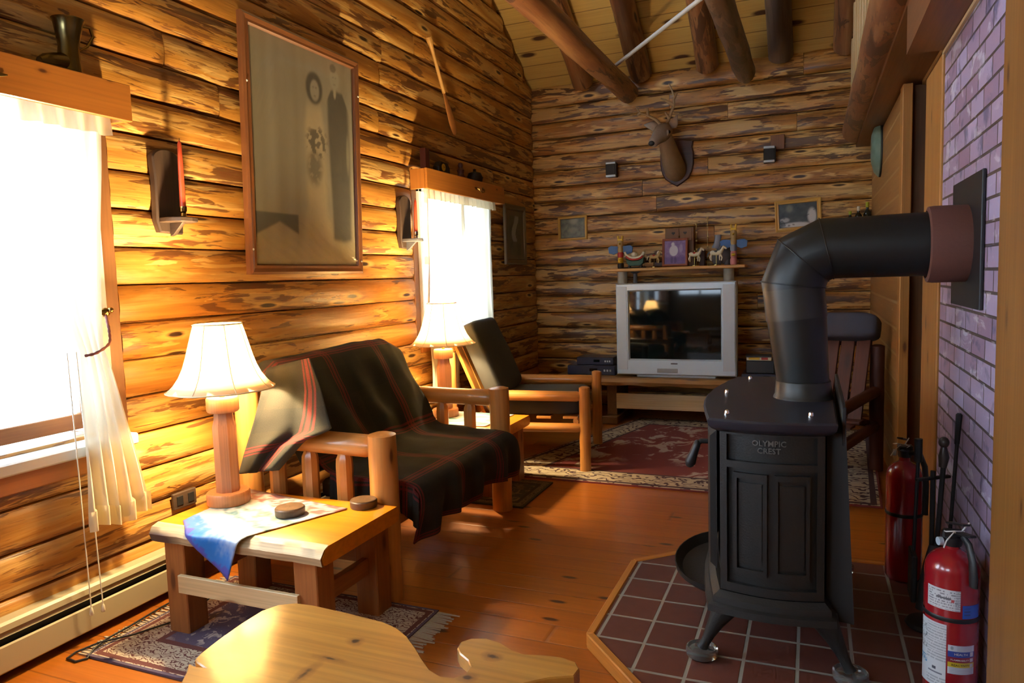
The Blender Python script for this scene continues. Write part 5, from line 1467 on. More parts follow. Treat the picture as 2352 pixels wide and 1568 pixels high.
def curtain(label, ytop, ymid, ybot, z1, zt, z0, side, tie=True, nv=46, nu=36):
    """sheer panel gathered at a tie back; ytop/ymid/ybot are (inner, outer) edges at the rod, tie and hem"""
    t = thing('sheer_curtain', label, 'curtain', (-2.49, (ytop[0] + ytop[1]) / 2, z1), 'sheer cream window curtains')
    def edges(v):
        z = z1 + (z0 - z1) * v; vt = (z1 - zt) / (z1 - z0)
        if v < vt:
            q = v / vt; q2 = q * q * (3 - 2 * q); i = ytop[0] + (ymid[0] - ytop[0]) * (max(q, 0.0) ** 2.2 if tie else q2); o_ = ytop[1] + (ymid[1] - ytop[1]) * q2
        else:
            q = (v - vt) / (1 - vt); q2 = max(q, 0.0) ** 0.75; i = ymid[0] + (ybot[0] - ymid[0]) * q2; o_ = ymid[1] + (ybot[1] - ymid[1]) * q2
        return i, o_, z, vt
    def fn(u, v):
        i, o_, z, vt = edges(v)
        y = i + (o_ - i) * u
        amp = 0.014 + 0.010 * v
        x = -2.482 + amp * math.sin(u * 2 * PI * 5 + 1.5 * noise.noise(Vector((u * 3, v * 2, 0)))) + 0.02 * sm(0.6, 1.0, v) + 0.008 * noise.noise(Vector((u * 6, v * 6, 3)))
        return Vector((x, y, z + 0.012 * math.sin(u * 9) * v))
    mb = MB(); mb.grid(fn, nu, nv, luv=lambda u, v: (u, v * 0.02, 0)); mb.build('panel', m_sheer, t, ang=80)
    mb = MB()
    mb.grid(lambda u, v: fn(u, 1.0) + Vector((0.004 + 0.005 * math.sin(u * 40), 0, 0.055 - 0.075 * v)), nu * 2, 6, luv=lambda u, v: (u * 2, 0.5 + v * 0.02, 0)); mb.build('hem', m_ruffle, t, ang=80)
    if tie:
        i, o_, z, vt = edges((z1 - zt) / (z1 - z0))
        ctl = [(-2.455, i + 0.01, zt - 0.012), (-2.435, i + 0.4 * (o_ - i), zt - 0.004), (-2.438, o_ - 0.01, zt + 0.025), (-2.460, o_ + 0.012, zt + 0.065), (-2.49, o_ + 0.03, zt + 0.105), (-2.515, o_ + 0.045, zt + 0.140)]
        cp = [poly(ctl, k / 24) for k in range(25)]
        mb = MB(); mb.tube(cp, [0.0042 + 0.0018 * (k % 2) for k in range(25)], 8); mb.build('tie_back', m_tie, t)
        mb = MB(); mb.ball(cp[-1], (0.012, 0.022, 0.018), 10, 6); mb.ball(Vector(cp[-1]) + Vector((0.006, 0.018, 0.008)), 0.012, 8, 6); mb.build('flower_hook', m_brass, t)
    return t
def ruffle(y0, y1, z1, label):
    t = thing('curtain_ruffle', label, 'curtain', (-2.47, (y0 + y1) / 2, z1))
    mb = MB(); mb.grid(lambda u, v: Vector((-2.452 + 0.010 * math.sin(u * 95 + 2 * noise.noise(Vector((u * 9, 0, 0)))) * (0.4 + v) + 0.006 * v, y0 + (y1 - y0) * u, z1 - 0.105 * v - 0.008 * noise.noise(Vector((u * 20, 2, 0))) * v)), 150, 8, luv=lambda u, v: (u * 4, v * 0.05, 0))
    mb.build('gathered_cloth', m_ruffle, t, ang=80)
curtain('sheer curtain tied back at the first window above the baseboard heater', (1.62, 1.975), (1.80, 1.91), (1.775, 2.045), 1.99, 1.075, 0.43, 1)
ruffle(0.86, 1.985, 1.985, 'short gathered ruffle hanging under the valance of the first window')
curtain('sheer curtain of the far window, half nearest the pewter sconce', (4.42, 5.06), (4.40, 4.95), (4.40, 4.82), 1.97, 1.05, 0.46, -1, tie=False)
curtain('sheer curtain of the far window, half nearest the corner picture', (4.98, 5.555), (5.06, 5.54), (5.18, 5.56), 1.97, 1.05, 0.46, 1, tie=False)
ruffle(4.41, 5.56, 1.968, 'short gathered ruffle hanging under the valance of the far window')

# brass boot on the first valance
bt = thing('brass_boot', 'brass boot shaped jug with handle standing on the first valance', 'jug', (-2.49, 1.84, 2.079))
mb = MB()
P = [(-2.485, 1.868, 2.088), (-2.485, 1.868, 2.130), (-2.485, 1.870, 2.180), (-2.485, 1.872, 2.225), (-2.485, 1.876, 2.268), (-2.485, 1.876, 2.276)]
mb.tube(P, [0.041, 0.038, 0.034, 0.041, 0.050, 0.055], 22)
mb.tube([(-2.485, 1.855, 2.118), (-2.475, 1.805, 2.110), (-2.468, 1.765, 2.098), (-2.464, 1.742, 2.094)], [0.036, 0.031, 0.028, 0.016], 16, ell=0.9)
mb.build('boot_body', m_dbrass, bt)
mb = MB(); mb.box((-2.474, 1.815, 2.083), (0.075, 0.150, 0.008), rotz(0.10), 0.003); mb.build('sole', m_dbrass, bt)
mb = MB(); mb.tube([(-2.475, 1.918, 2.262), (-2.470, 1.950, 2.265), (-2.468, 1.958, 2.235), (-2.472, 1.935, 2.195), (-2.480, 1.910, 2.175)], [0.006, 0.006, 0.006, 0.005, 0.004], 8); mb.build('loop_handle', m_brass, bt)
# ornaments on the far valance
def lathe_thing(name, label, cat, c, prof, m, group=None, parts=()):
    t = thing(name, label, cat, c, group); mb = MB(); mb.lathe(prof, c, 18); mb.build('body', m, t)
    for (pn, pf, pm) in parts:
        mb = MB(); pf(mb); mb.build(pn, pm, t)
    return t
Zv = 2.063
mb = MB(); mb.box((-2.49, 4.475, Zv + 0.075), (0.045, 0.055, 0.150), bev=0.003)
t = thing('small_book', 'thin dark red book standing upright on the far valance', 'book', (-2.49, 4.475, Zv)); mb.build('cover', plain('dark_red', (0.12, 0.022, 0.012), 0.5), t)
mb = MB(); mb.box((-2.49, 4.504, Zv + 0.076), (0.045, 0.006, 0.152), bev=0.001); mb.build('grey_edge', m_grey, t)
t = thing('mantel_clock', 'small dark clock with yellow dial on the far valance', 'clock', (-2.49, 4.70, Zv))
mb = MB(); mb.prism([(-0.085, 0), (0.085, 0), (0.085, 0.05), (0.05, 0.085), (-0.05, 0.085), (-0.085, 0.05)], (-2.515, 4.72, Zv), (0, 1, 0), (0, 0, 1), (1, 0, 0), 0.05, bev=0.004); mb.build('case', m_soot, t)
mb = MB(); mb.lathe([(0.026, 0), (0.026, 0.004), (0.0, 0.005)], (-2.464, 4.70, Zv + 0.045), 20, roty(PI / 2), caps=False); mb.build('dial', m_yel, t)
mb = MB(); mb.box((-2.458, 4.70, Zv + 0.050), (0.002, 0.003, 0.014)); mb.box((-2.458, 4.707, Zv + 0.046), (0.002, 0.013, 0.003)); mb.build('hands', m_black, t)
lathe_thing('figurine', 'small reddish brown figurine between the clock and the black pot on the valance', 'figurine', (-2.485, 5.02, Zv), [(0.032, 0), (0.034, 0.01), (0.022, 0.04), (0.030, 0.065), (0.016, 0.085), (0.021, 0.102), (0.016, 0.118), (0.002, 0.124)], plain('red_brown', (0.10, 0.03, 0.022), 0.6))
t = thing('black_pot', 'little black pot with knob and side handle on the far valance', 'pot', (-2.49, 5.28, Zv))
mb = MB(); mb.lathe([(0.040, 0), (0.055, 0.012), (0.062, 0.045), (0.050, 0.075), (0.015, 0.086), (0.010, 0.095), (0.014, 0.104), (0.002, 0.110)], (-2.49, 5.28, Zv), 20); mb.build('body', m_soot, t)
mb = MB(); mb.tube([(-2.475, 5.335, Zv + 0.06), (-2.47, 5.385, Zv + 0.055), (-2.475, 5.375, Zv + 0.02), (-2.48, 5.33, Zv + 0.02)], 0.006, 8); mb.build('side_handle', m_soot, t)

def narrow_col(u, v):
    if min(u, 1 - u) < 0.16 or min(v, 1 - v) < 0.10: return (0.10, 0.085, 0.065, 1)
    d = noise.noise(Vector((u * 5, v * 6, 3))); c = lerp3((0.035, 0.045, 0.035), (0.10, 0.10, 0.075), 0.5 + d * 0.7)
    if abs(u - 0.5 - 0.1 * math.sin(v * 9)) < 0.12 and v > 0.35: c = lerp3(c, (0.30, 0.34, 0.36), 0.8)
    return (*c, 1)
picture('narrow_picture', 'tall narrow grey framed picture by the dark corner of the room', 'picture', (-2.535, 6.185, 1.690), (0, 1, 0), (0, 0, 1), (1, 0, 0), 0.50, 0.54, 0.05, plain('grey_frame', (0.14, 0.115, 0.085), 0.6), m_print, narrow_col, 40, 40)

# ------------------------------------------------------------------ baseboard heater, blind cords, outlet, cable
t = thing('baseboard_heater', 'long cream metal baseboard heater under the first window', 'heater', (-2.50, 1.2, 0))
for nm, prof, m in (('cover', [(-2.549, 0.200), (-2.500, 0.200), (-2.490, 0.192), (-2.488, 0.172), (-2.500, 0.168), (-2.515, 0.176), (-2.549, 0.176)], m_cream),
                    ('front_panel', [(-2.488, 0.128), (-2.480, 0.124), (-2.480, 0.040), (-2.486, 0.034), (-2.496, 0.040), (-2.496, 0.124)], m_cream),
                    ('damper', [(-2.500, 0.166), (-2.493, 0.150), (-2.498, 0.148), (-2.510, 0.164)], m_cream),
                    ('core', [(-2.549, 0.168), (-2.512, 0.168), (-2.512, 0.03), (-2.549, 0.03)], m_soot)):
    mb = MB(); mb.prism(prof, (0, -0.9, 0), (1, 0, 0), (0, 0, 1), (0, 1, 0), 4.9); mb.build(nm, m, t)
for y in (-0.9, 4.0):
    mb = MB(); mb.box((-2.514, y, 0.10), (0.072, 0.012, 0.20), bev=0.003); mb.build('end_cap', m_cream, t)
for k, (y, dy, zb, lab) in enumerate(((1.755, -0.004, 0.105, 'thin blind cord with tassel hanging past the heater, closer to the window'), (1.79, 0.008, 0.098, 'thin blind cord with tassel hanging past the heater, closer to the curtain hem'))):
    c = thing('blind_cord', lab, 'blind cord', (-2.455, y, zb))
    mb = MB(); mb.tube([(-2.47, y, 1.08), (-2.462, y + dy * 0.3, 0.7), (-2.452, y + dy, zb + 0.03)], 0.0022, 6); mb.build('string', m_cord, c)
    mb = MB(); mb.lathe([(0.003, 0.03), (0.006, 0.022), (0.008, 0.004), (0.006, 0.0)], (-2.452, y + dy, zb), 10); mb.build('tassel', m_ivory, c)
t = thing('wall_outlet', 'brown outlet plate on the log wall behind the side table lamp', 'outlet', (-2.545, 2.285, 0.378))
mb = MB(); mb.box((-2.543, 2.285, 0.378), (0.016, 0.125, 0.070), bev=0.003); mb.build('cover_plate', m_brownboard, t)
mb = MB()
for dy in (-0.03, 0.03): mb.box((-2.5335, 2.285 + dy, 0.378), (0.004, 0.032, 0.040), bev=0.002)
mb.build('sockets', m_soot, t)
mb = MB(); mb.tube([(-2.445, 2.25, 0.010), (-2.43, 2.02, 0.012), (-2.405, 1.86, 0.016), (-2.40, 1.76, 0.017), (-2.385, 1.70, 0.012), (-2.36, 1.655, 0.005), (-2.38, 1.625, 0.005), (-2.43, 1.63, 0.005), (-2.44, 1.67, 0.006), (-2.40, 1.73, 0.018), (-2.33, 1.82, 0.018), (-2.27, 1.95, 0.018), (-2.30, 2.2, 0.018)], 0.004, 8)
tag(mb.build('power_cord', m_black), 'black power cord looped on the floor and fringe by the heater', 'cord')

# ------------------------------------------------------------------ back wall
YW = YB - 0.004
def spk(x, z, label):
    t = thing('wall_speaker', label, 'speaker', (x, YW - 0.06, z), 'small satellite speakers')
    mb = MB(); mb.box((x, YW - 0.055, z), (0.095, 0.11, 0.135), rotz(0.12) @ rotx(0.05), 0.006); mb.build('cabinet', m_black, t)
    mb = MB(); mb.box((x - 0.002, YW - 0.112, z - 0.002), (0.088, 0.014, 0.100), rotz(0.12) @ rotx(0.05), 0.003); mb.build('grille', m_soot, t)
    for dz in (0.058, -0.060):
        mb = MB(); mb.box((x - 0.002, YW - 0.108, z + dz), (0.092, 0.022, 0.022), rotz(0.12) @ rotx(0.05), 0.004); mb.build('end_band', m_silver, t)
spk(-1.745, 2.280, 'small black speaker on the log wall between the corner and the deer head')
spk(-0.345, 2.290, 'small black speaker on the log wall below a brown wooden block')
mb = MB(); mb.box((-0.282, YW - 0.010, 2.400), (0.115, 0.03, 0.125), bev=0.003)
tag(mb.build('wooden_block', m_frame), 'plain brown wooden block fixed to the log wall above one speaker', 'block')
def creek1(u, v):
    if min(u, 1 - u) < 0.03 or min(v, 1 - v) < 0.03: return (0.02, 0.02, 0.015, 1)
    d = noise.noise(Vector((u * 6, v * 5, 3))) + 0.5 * noise.noise(Vector((u * 15, v * 14, 1)))
    c = lerp3((0.022, 0.026, 0.016), (0.14, 0.14, 0.09), 0.45 + d * 0.5)
    c = tuple(q * 1.5 for q in c); c = lerp3(c, (0.36, 0.34, 0.22), (1 - sm(0.3, 1.0, ell(u, v, 0.55, 0.9, 0.25, 0.3))) * 0.8 + 0.35 * (1 - sm(0.4, 1, ell(u, v, 0.5, 0.4, 0.3, 0.2))))
    return (*c, 1)
def creek2(u, v):
    if min(u, 1 - u) < 0.02 or min(v, 1 - v) < 0.02: return (0.02, 0.02, 0.02, 1)
    d = noise.noise(Vector((u * 5, v * 5, 8))) + 0.5 * noise.noise(Vector((u * 14, v * 12, 2)))
    c = lerp3((0.012, 0.014, 0.018), (0.07, 0.08, 0.07), 0.4 + d * 0.5)
    c = lerp3(c, (0.22, 0.24, 0.18), 0.7 * (1 - sm(0.3, 1, ell(u, v, 0.28, 0.8, 0.13, 0.22))))
    w_ = 1 - sm(0.6, 1.1, ell(u, v, 0.86, 0.42, 0.13, 0.38)); w_ = max(w_, 1 - sm(0.5, 1.1, ell(u, v, 0.45, 0.10, 0.45, 0.13)), 0.6 * (1 - sm(0.5, 1, ell(u, v, 0.15, 0.33, 0.16, 0.13))))
    c = lerp3(c, (0.62, 0.64, 0.66), w_ * (0.9 if d > -0.35 else 0.3))
    return (*c, 1)
picture('creek_picture', 'small gold framed greenish woodland picture beside the dark corner', 'picture', (-2.165, YB + 0.004, 1.763), (1, 0, 0.02), (0, 0, 1), (0, -1, 0), 0.295, 0.235, 0.025, m_gframe, m_print, creek1, 50, 40, group='small framed landscape pictures')
picture('creek_picture', 'gold framed picture of a white waterfall above the stovepipe', 'picture', (-0.115, YB + 0.004, 1.765), (1, 0, 0.04), (-0.04, 0, 1), (0, -1, 0), 0.375, 0.270, 0.034, m_gframe, m_print, creek2, 60, 50, group='small framed landscape pictures')

# deer head on its shield
dr = thing('deer_head', 'mounted buck head with antlers on a dark shield plaque', 'deer head', (-1.15, YW, 2.10))
half = [(0.0, -0.215), (0.05, -0.185), (0.105, -0.145), (0.135, -0.09), (0.150, -0.02), (0.152, 0.08), (0.140, 0.13), (0.150, 0.185), (0.10, 0.195), (0.05, 0.205), (0.0, 0.20)]
o = half + [(-a, b) for (a, b) in half[-2:0:-1]]
mb = MB(); mb.prism(o, (-1.148, YW + 0.006, 2.300), (1, 0, 0), (0, 0, 1), (0, -1, 0), 0.034, bev=0.008); mb.build('plaque', m_plaque, dr)
mb = MB()
NP = [(-1.150, 6.775, 2.225), (-1.152, 6.71, 2.235), (-1.160, 6.63, 2.285), (-1.172, 6.56, 2.355), (-1.185, 6.51, 2.430), (-1.196, 6.475, 2.490), (-1.200, 6.455, 2.525)]
mb.tube(NP, [0.098, 0.112, 0.106, 0.092, 0.080, 0.068, 0.040], 20, ell=0.86, up=(0, 0.6, 0.8)); mb.build('neck', m_fur, dr, ang=80)
mb = MB()
HP = [(-1.188, 6.520, 2.532), (-1.196, 6.480, 2.536), (-1.212, 6.415, 2.512), (-1.228, 6.365, 2.480), (-1.247, 6.315, 2.444), (-1.260, 6.285, 2.420), (-1.266, 6.270, 2.408), (-1.270, 6.262, 2.402)]
mb.tube(HP, [0.046, 0.074, 0.080, 0.066, 0.050, 0.045, 0.038, 0.018], 20, ell=0.92, up=(0, 0.5, 1)); hd = mb.build('head', m_furgrey, dr, ang=80)
mb = MB(); mb.ball((-1.272, 6.254, 2.404), (0.028, 0.020, 0.022), 12, 8); mb.build('nose', m_black, hd)
mb = MB(); mb.ball((-1.148, 6.395, 2.512), 0.016, 10, 8); mb.ball((-1.276, 6.408, 2.515), 0.016, 10, 8); mb.build('eyes', m_screen, hd)
mb = MB(); mb.ball((-1.160, 6.374, 2.503), (0.016, 0.012, 0.026), 10, 8); mb.ball((-1.262, 6.384, 2.498), (0.014, 0.012, 0.024), 10, 8); mb.ball((-1.258, 6.290, 2.392), (0.028, 0.026, 0.014), 10, 8); mb.build('pale_markings', plain('pale_fur', (0.38, 0.36, 0.34), 0.9), hd)
for (a, b, c, w_) in (((-1.250, 6.47, 2.560), (-1.310, 6.45, 2.595), (-1.375, 6.45, 2.605), 0.042), ((-1.145, 6.47, 2.560), (-1.112, 6.455, 2.600), (-1.085, 6.455, 2.660), 0.042)):
    mb = MB(); mb.tube([a, Vector(a).lerp(Vector(b), 0.5), b, c], [0.016, w_, w_ * 0.9, 0.006], 12, ell=0.40, up=((0.45, 0, 0.9) if a[0] < -1.2 else (-0.8, 0, 0.6))); mb.build('ear', m_furgrey, hd, ang=80)
for pts_ in ([[(-1.228, 6.47, 2.585), (-1.270, 6.46, 2.640), (-1.340, 6.44, 2.680), (-1.400, 6.40, 2.700), (-1.420, 6.36, 2.745)], [(-1.340, 6.44, 2.680), (-1.336, 6.42, 2.74)], [(-1.400, 6.40, 2.700), (-1.425, 6.38, 2.68)]],
             [[(-1.178, 6.47, 2.590), (-1.150, 6.46, 2.660), (-1.112, 6.44, 2.740), (-1.105, 6.41, 2.820), (-1.140, 6.38, 2.915)], [(-1.112, 6.44, 2.740), (-1.180, 6.41, 2.785), (-1.215, 6.39, 2.800)], [(-1.106, 6.42, 2.795), (-1.075, 6.41, 2.840)], [(-1.156, 6.46, 2.64), (-1.185, 6.43, 2.69)]]):
    mb = MB()
    for p in pts_: mb.tube(p, [0.017 - 0.011 * i / (len(p) - 1) for i in range(len(p))], 8)
    mb.build('antler', m_antler, dr, ang=80)

# shelf above the television
SZ = 1.352
sf = thing('display_shelf', 'pine shelf on birch log posts above the television', 'shelf', (-1.17, 6.64, SZ))
mb = MB(); mb.box((-1.165, 6.610, SZ - 0.014), (1.275, 0.27, 0.028), bev=0.010); mb.build('board', m_pale if False else wood('shelf_pine', (0.62, 0.34, 0.09), (0.54, 0.26, 0.06), rough=0.4, knot=0), sf)
for x in (-1.640, -0.680):
    mb = MB(); mb.tube([(x, 6.64, 0.416), (x, 6.64, SZ - 0.030)], 0.046, 18, wob=0.06); mb.build('birch_post', m_birch, sf)
mb = MB(); mb.tube([(-1.515, 6.63, 0.416), (-1.515, 6.63, SZ - 0.05), (-1.515, 6.63, SZ - 0.031)], [0.018, 0.020, 0.055], 14); mb.build('metal_bracket', m_grey, sf)

def totem(x, y, h, label, wing_z, topm, basem):
    t = thing('totem_pole', label, 'totem pole', (x, y, SZ), 'painted totem poles')
    segs = [(0.0, 0.17, basem, 0.030), (0.17, 0.34, m_yel if basem is m_soot else m_pink, 0.027), (0.34, 0.50, m_redp if basem is m_soot else m_greyblue, 0.029), (0.50, 0.66, m_tan, 0.026), (0.66, 0.86, m_tan, 0.028)]
    for i, (a, b, m, r) in enumerate(segs):
        mb = MB(); mb.lathe([(r * 0.85, a * h), (r, (a + 0.25 * (b - a)) * h), (r, (a + 0.75 * (b - a)) * h), (r * 0.85, b * h)], (x, y, SZ), 14); mb.build('carved_section', m, t)
    mb = MB(); mb.ball((x, y - 0.030, SZ + 0.25 * h), (0.020, 0.020, 0.014), 10, 6); mb.ball((x, y - 0.027, SZ + 0.76 * h), (0.010, 0.022, 0.010), 10, 6); mb.build('beak', m_yel, t)
    for s_ in (-1, 1):
        mb = MB(); mb.prism([(0, -0.025), (s_ * 0.05, -0.045), (s_ * 0.095, -0.030), (s_ * 0.102, 0.020), (s_ * 0.075, 0.038), (0, 0.030)], (x + s_ * 0.015, y + 0.008, SZ + wing_z), (1, 0, 0), (0, 0, 1), (0, -1, 0), 0.010, bev=0.002); mb.build('wing', m_blue, t)
    mb = MB()
    for s_ in (-1, 1): mb.box((x + s_ * 0.018, y, SZ + 0.93 * h), (0.016, 0.022, 0.15 * h), roty(s_ * 0.12), 0.003)
    mb.box((x, y, SZ + 0.87 * h), (0.05, 0.03, 0.03), bev=0.004); mb.build('crest', m_yel, t)
totem(-1.640, 6.585, 0.300, 'shorter painted totem pole with black foot at the end of the shelf', 0.175, m_yel, m_soot)
totem(-0.632, 6.575, 0.350, 'taller painted totem pole with yellow crest and bright blue wings', 0.185, m_yel, m_pink)
t = thing('sleigh_ornament', 'green sleigh ornament with white runner curve and red trim', 'ornament', (-1.50, 6.57, SZ))
mb = MB(); mb.prism([(-0.075, 0.045), (-0.085, 0.085), (-0.03, 0.070), (0.03, 0.070), (0.085, 0.095), (0.08, 0.045), (0.05, 0.020), (-0.05, 0.020)], (-1.50, 6.60, SZ), (1, 0, 0), (0, 0, 1), (0, -1, 0), 0.055, bev=0.006); mb.build('sleigh_body', m_green, t)
mb = MB(); mb.tube([(-1.50 + 0.088 * math.cos(a), 6.540, SZ + 0.155 + 0.062 * math.sin(a)) for a in [PI * 1.02 + PI * 0.92 * i / 14 for i in range(15)]], [0.010] * 12 + [0.011, 0.013, 0.012], 8); mb.build('white_curve', m_ivory, t)
mb = MB(); mb.tube([(-1.50 + 0.080 * math.cos(a), 6.538, SZ + 0.128 + 0.050 * math.sin(a)) for a in [PI * 1.1 + PI * 0.8 * i / 12 for i in range(13)]], 0.009, 8); mb.build('red_trim', m_redp, t)
mb = MB(); mb.ball((-1.505, 6.565, SZ + 0.125), (0.032, 0.025, 0.024)); mb.ball((-1.500, 6.548, SZ + 0.130), (0.012, 0.010, 0.014)); mb.build('sack', m_ivory, t)
mb = MB()
for s_ in (-0.055, 0.055): mb.box((-1.50 + s_, 6.572, SZ + 0.012), (0.02, 0.05, 0.024), bev=0.003)
mb.tube([(-1.61, 6.572, SZ + 0.006), (-1.40, 6.572, SZ + 0.006)], 0.006, 8); mb.build('runner', m_soot, t)
def horse(x, y, z, label, m, sad, sc=1.0, pole=True, face=1):
    t = thing('carousel_horse', label, 'figurine', (x, y, SZ), 'small carousel horses on the shelf')
    mb = MB(); f = face
    def q(a, b, c=0): return (x + f * a * sc, y + c * sc, z + b * sc)
    mb.tube([q(-0.052, 0.004), q(-0.035, 0.006), q(0.0, 0.0), q(0.034, 0.006), q(0.050, 0.016)], [0.012 * sc, 0.021 * sc, 0.019 * sc, 0.021 * sc, 0.010 * sc], 12)
    mb.tube([q(0.036, 0.010), q(0.052, 0.034), q(0.060, 0.052)], [0.018 * sc, 0.013 * sc, 0.011 * sc], 10); mb.tube([q(0.054, 0.058), q(0.074, 0.046), q(0.086, 0.036)], [0.011 * sc, 0.010 * sc, 0.006 * sc], 10)
    for (a, c, k, d) in ((0.036, -0.011, 0.020, -0.065), (0.030, 0.011, -0.004, -0.062), (-0.038, -0.011, -0.020, -0.062), (-0.044, 0.011, 0.004, -0.065)):
        mb.tube([q(a, -0.010, c), q(a + k * 0.7, -0.036, c), q(a + k * 0.4, d, c)], [0.009 * sc, 0.006 * sc, 0.005 * sc], 8)
    mb.build('horse_body', m, t, ang=70)
    mb = MB(); mb.tube([q(-0.054, 0.012), q(-0.074, -0.005), q(-0.078, -0.035)], [0.007 * sc, 0.008 * sc, 0.002], 8); mb.tube([q(0.046, 0.062), q(0.034, 0.044), q(0.028, 0.026)], [0.005 * sc, 0.008 * sc, 0.004 * sc], 8); mb.build('mane_and_tail', m_grey if m is m_ivory else m_ivory, t)
    mb = MB(); mb.ball(q(-0.004, 0.014), (0.020 * sc, 0.020 * sc, 0.012 * sc), 10, 6); mb.build('saddle', sad, t)
    if pole:
        mb = MB(); mb.tube([q(0.0, 0.04), (x, y, SZ + 0.012)], 0.0028, 8); mb.lathe([(0.030, 0), (0.030, 0.008), (0.006, 0.014)], (x, y, SZ), 14); mb.build('pole_stand', m_brass, t)
horse(-1.325, 6.575, SZ + 0.095, 'tan carousel horse with red saddle between the sleigh and the purple photograph', m_tan, m_redp, 0.86)
horse(-0.962, 6.555, SZ + 0.100, 'white carousel horse next to the purple framed photograph', m_ivory, m_redp, 0.95)
horse(-0.775, 6.545, SZ + 0.105, 'cream carousel horse in front of the grey figurine', m_ivory, m_grey, 1.0)
def purple(u, v):
    n = noise.noise(Vector((u * 6, v * 8, 2))) + 0.5 * noise.noise(Vector((u * 18, v * 18, 5)))
    c = lerp3((0.13, 0.075, 0.23), (0.25, 0.17, 0.36), 0.5 + 0.5 * n)
    c = lerp3(c, (0.09, 0.05, 0.20), sm(0.40, 0.25, v) * 0.7)
    b = max(1 - sm(0.85, 1.05, ell(u, v, 0.44, 0.57, 0.21, 0.24)), 1 - sm(0.8, 1.1, ell(u, v, 0.40, 0.84, 0.08, 0.09)))
    c = lerp3(c, (0.52, 0.50, 0.56), b)
    c = lerp3(c, (0.36, 0.28, 0.45), 0.7 * (1 - sm(0.5, 1.1, ell(u, v, 0.78, 0.66, 0.10, 0.22))))
    c = lerp3(c, (0.05, 0.03, 0.13), 0.8 * (1 - sm(0.6, 1.1, min(ell(u, v, 0.36, 0.17, 0.07, 0.16), ell(u, v, 0.52, 0.17, 0.07, 0.16)))))
    return (*c, 1)
t = picture('photo_frame', 'red framed purple tinted photograph leaning at the middle of the shelf', 'picture', (-1.135, 6.560, SZ + 0.128), (1, 0, 0.0), (0, 0.16, 1), (0, -1, 0.16), 0.225, 0.250, 0.020, m_rframe, m_print, purple, 50, 60, depth=0.016)
t = thing('heart_cabinet', 'little brown wooden box with two heart cutouts behind the photograph', 'box', (-1.10, 6.67, SZ))
mb = MB(); mb.box((-1.105, 6.668, SZ + 0.175), (0.255, 0.10, 0.350), bev=0.004); mb.build('box_body', m_hbox, t)
for s_ in (-1, 1):
    mb = MB(); mb.box((-1.105 + s_ * 0.0575, 6.615, SZ + 0.285), (0.108, 0.010, 0.110), bev=0.002); d_ = mb.build('door', m_hbox, t)
    mb = MB()
    hp = [(0.016 * 0.062 * 16 * math.sin(a) ** 3, 0.016 * (0.81 * math.cos(a) - 0.31 * math.cos(2 * a) - 0.125 * math.cos(3 * a) - 0.06 * math.cos(4 * a))) for a in [2 * PI * i / 28 for i in range(28)]]
    mb.prism(hp, (-1.105 + s_ * 0.052, 6.6095, SZ + 0.300), (1, 0, 0), (0, 0, 1), (0, -1, 0), 0.0015); mb.build('heart_cutout', m_soot, d_)
mb = MB(); mb.ball((-1.105, 6.602, SZ + 0.270), 0.009, 10, 6); mb.build('knob', m_brass, t)
for (x, y, h, lab) in ((-0.866, 6.690, 0.425, 'thin beaded ornament rod standing tallest behind the white horse'), (-0.958, 6.640, 0.375, 'thin beaded ornament rod beside the heart cutout box'), (-1.425, 6.605, 0.150, 'short beaded ornament rod beside the sleigh')):
    t = thing('beaded_rod', lab, 'ornament', (x, y, SZ), 'beaded ornament rods')
    mb = MB(); mb.tube([(x, y, SZ + 0.008), (x, y, SZ + h)], 0.0025, 8); mb.lathe([(0.014, 0), (0.014, 0.006), (0.004, 0.012)], (x, y, SZ), 14); mb.build('rod', m_brass, t)
    for k in range(5):
        mb = MB(); mb.ball((x, y, SZ + h * (0.2 + 0.2 * k)), (0.008, 0.008, 0.010) if k < 4 else (0.012, 0.012, 0.013), 10, 6); mb.build('bead', m_tan, t)
t = thing('animal_figurine', 'rounded grey animal figurine with blue grey upright part behind the cream horse', 'figurine', (-0.73, 6.655, SZ))
mb = MB(); mb.ball((-0.725, 6.665, SZ + 0.105), (0.075, 0.050, 0.092), 18, 12); mb.ball((-0.775, 6.650, SZ + 0.055), (0.055, 0.045, 0.050), 14, 8)
for dx in (-0.045, 0.045): mb.tube([(-0.735 + dx, 6.66, SZ + 0.06), (-0.735 + dx, 6.66, SZ)], [0.026, 0.030], 12)
mb.build('figure_body', m_grey, t, ang=70)
mb = MB(); mb.tube([(-0.790, 6.655, SZ + 0.150), (-0.780, 6.655, SZ + 0.190), (-0.772, 6.655, SZ + 0.245), (-0.772, 6.655, SZ + 0.270)], [0.040, 0.030, 0.028, 0.030], 14, ell=0.7); mb.build('blue_upright', m_greyblue, t)
mb = MB(); mb.box((-1.270, 6.625, SZ + 0.028), (0.14, 0.07, 0.056), bev=0.015); tag(mb.build('dark_box', plain('dark_maroon', (0.04, 0.018, 0.018), 0.6)), 'small dark box low on the shelf behind the tan horse', 'box')
mb = MB(); mb.box((-0.915, 6.695, SZ + 0.075), (0.05, 0.05, 0.150), bev=0.006); tag(mb.build('dark_box', D.materials['dark_maroon']), 'small dark upright box on the shelf behind the white horses', 'box')

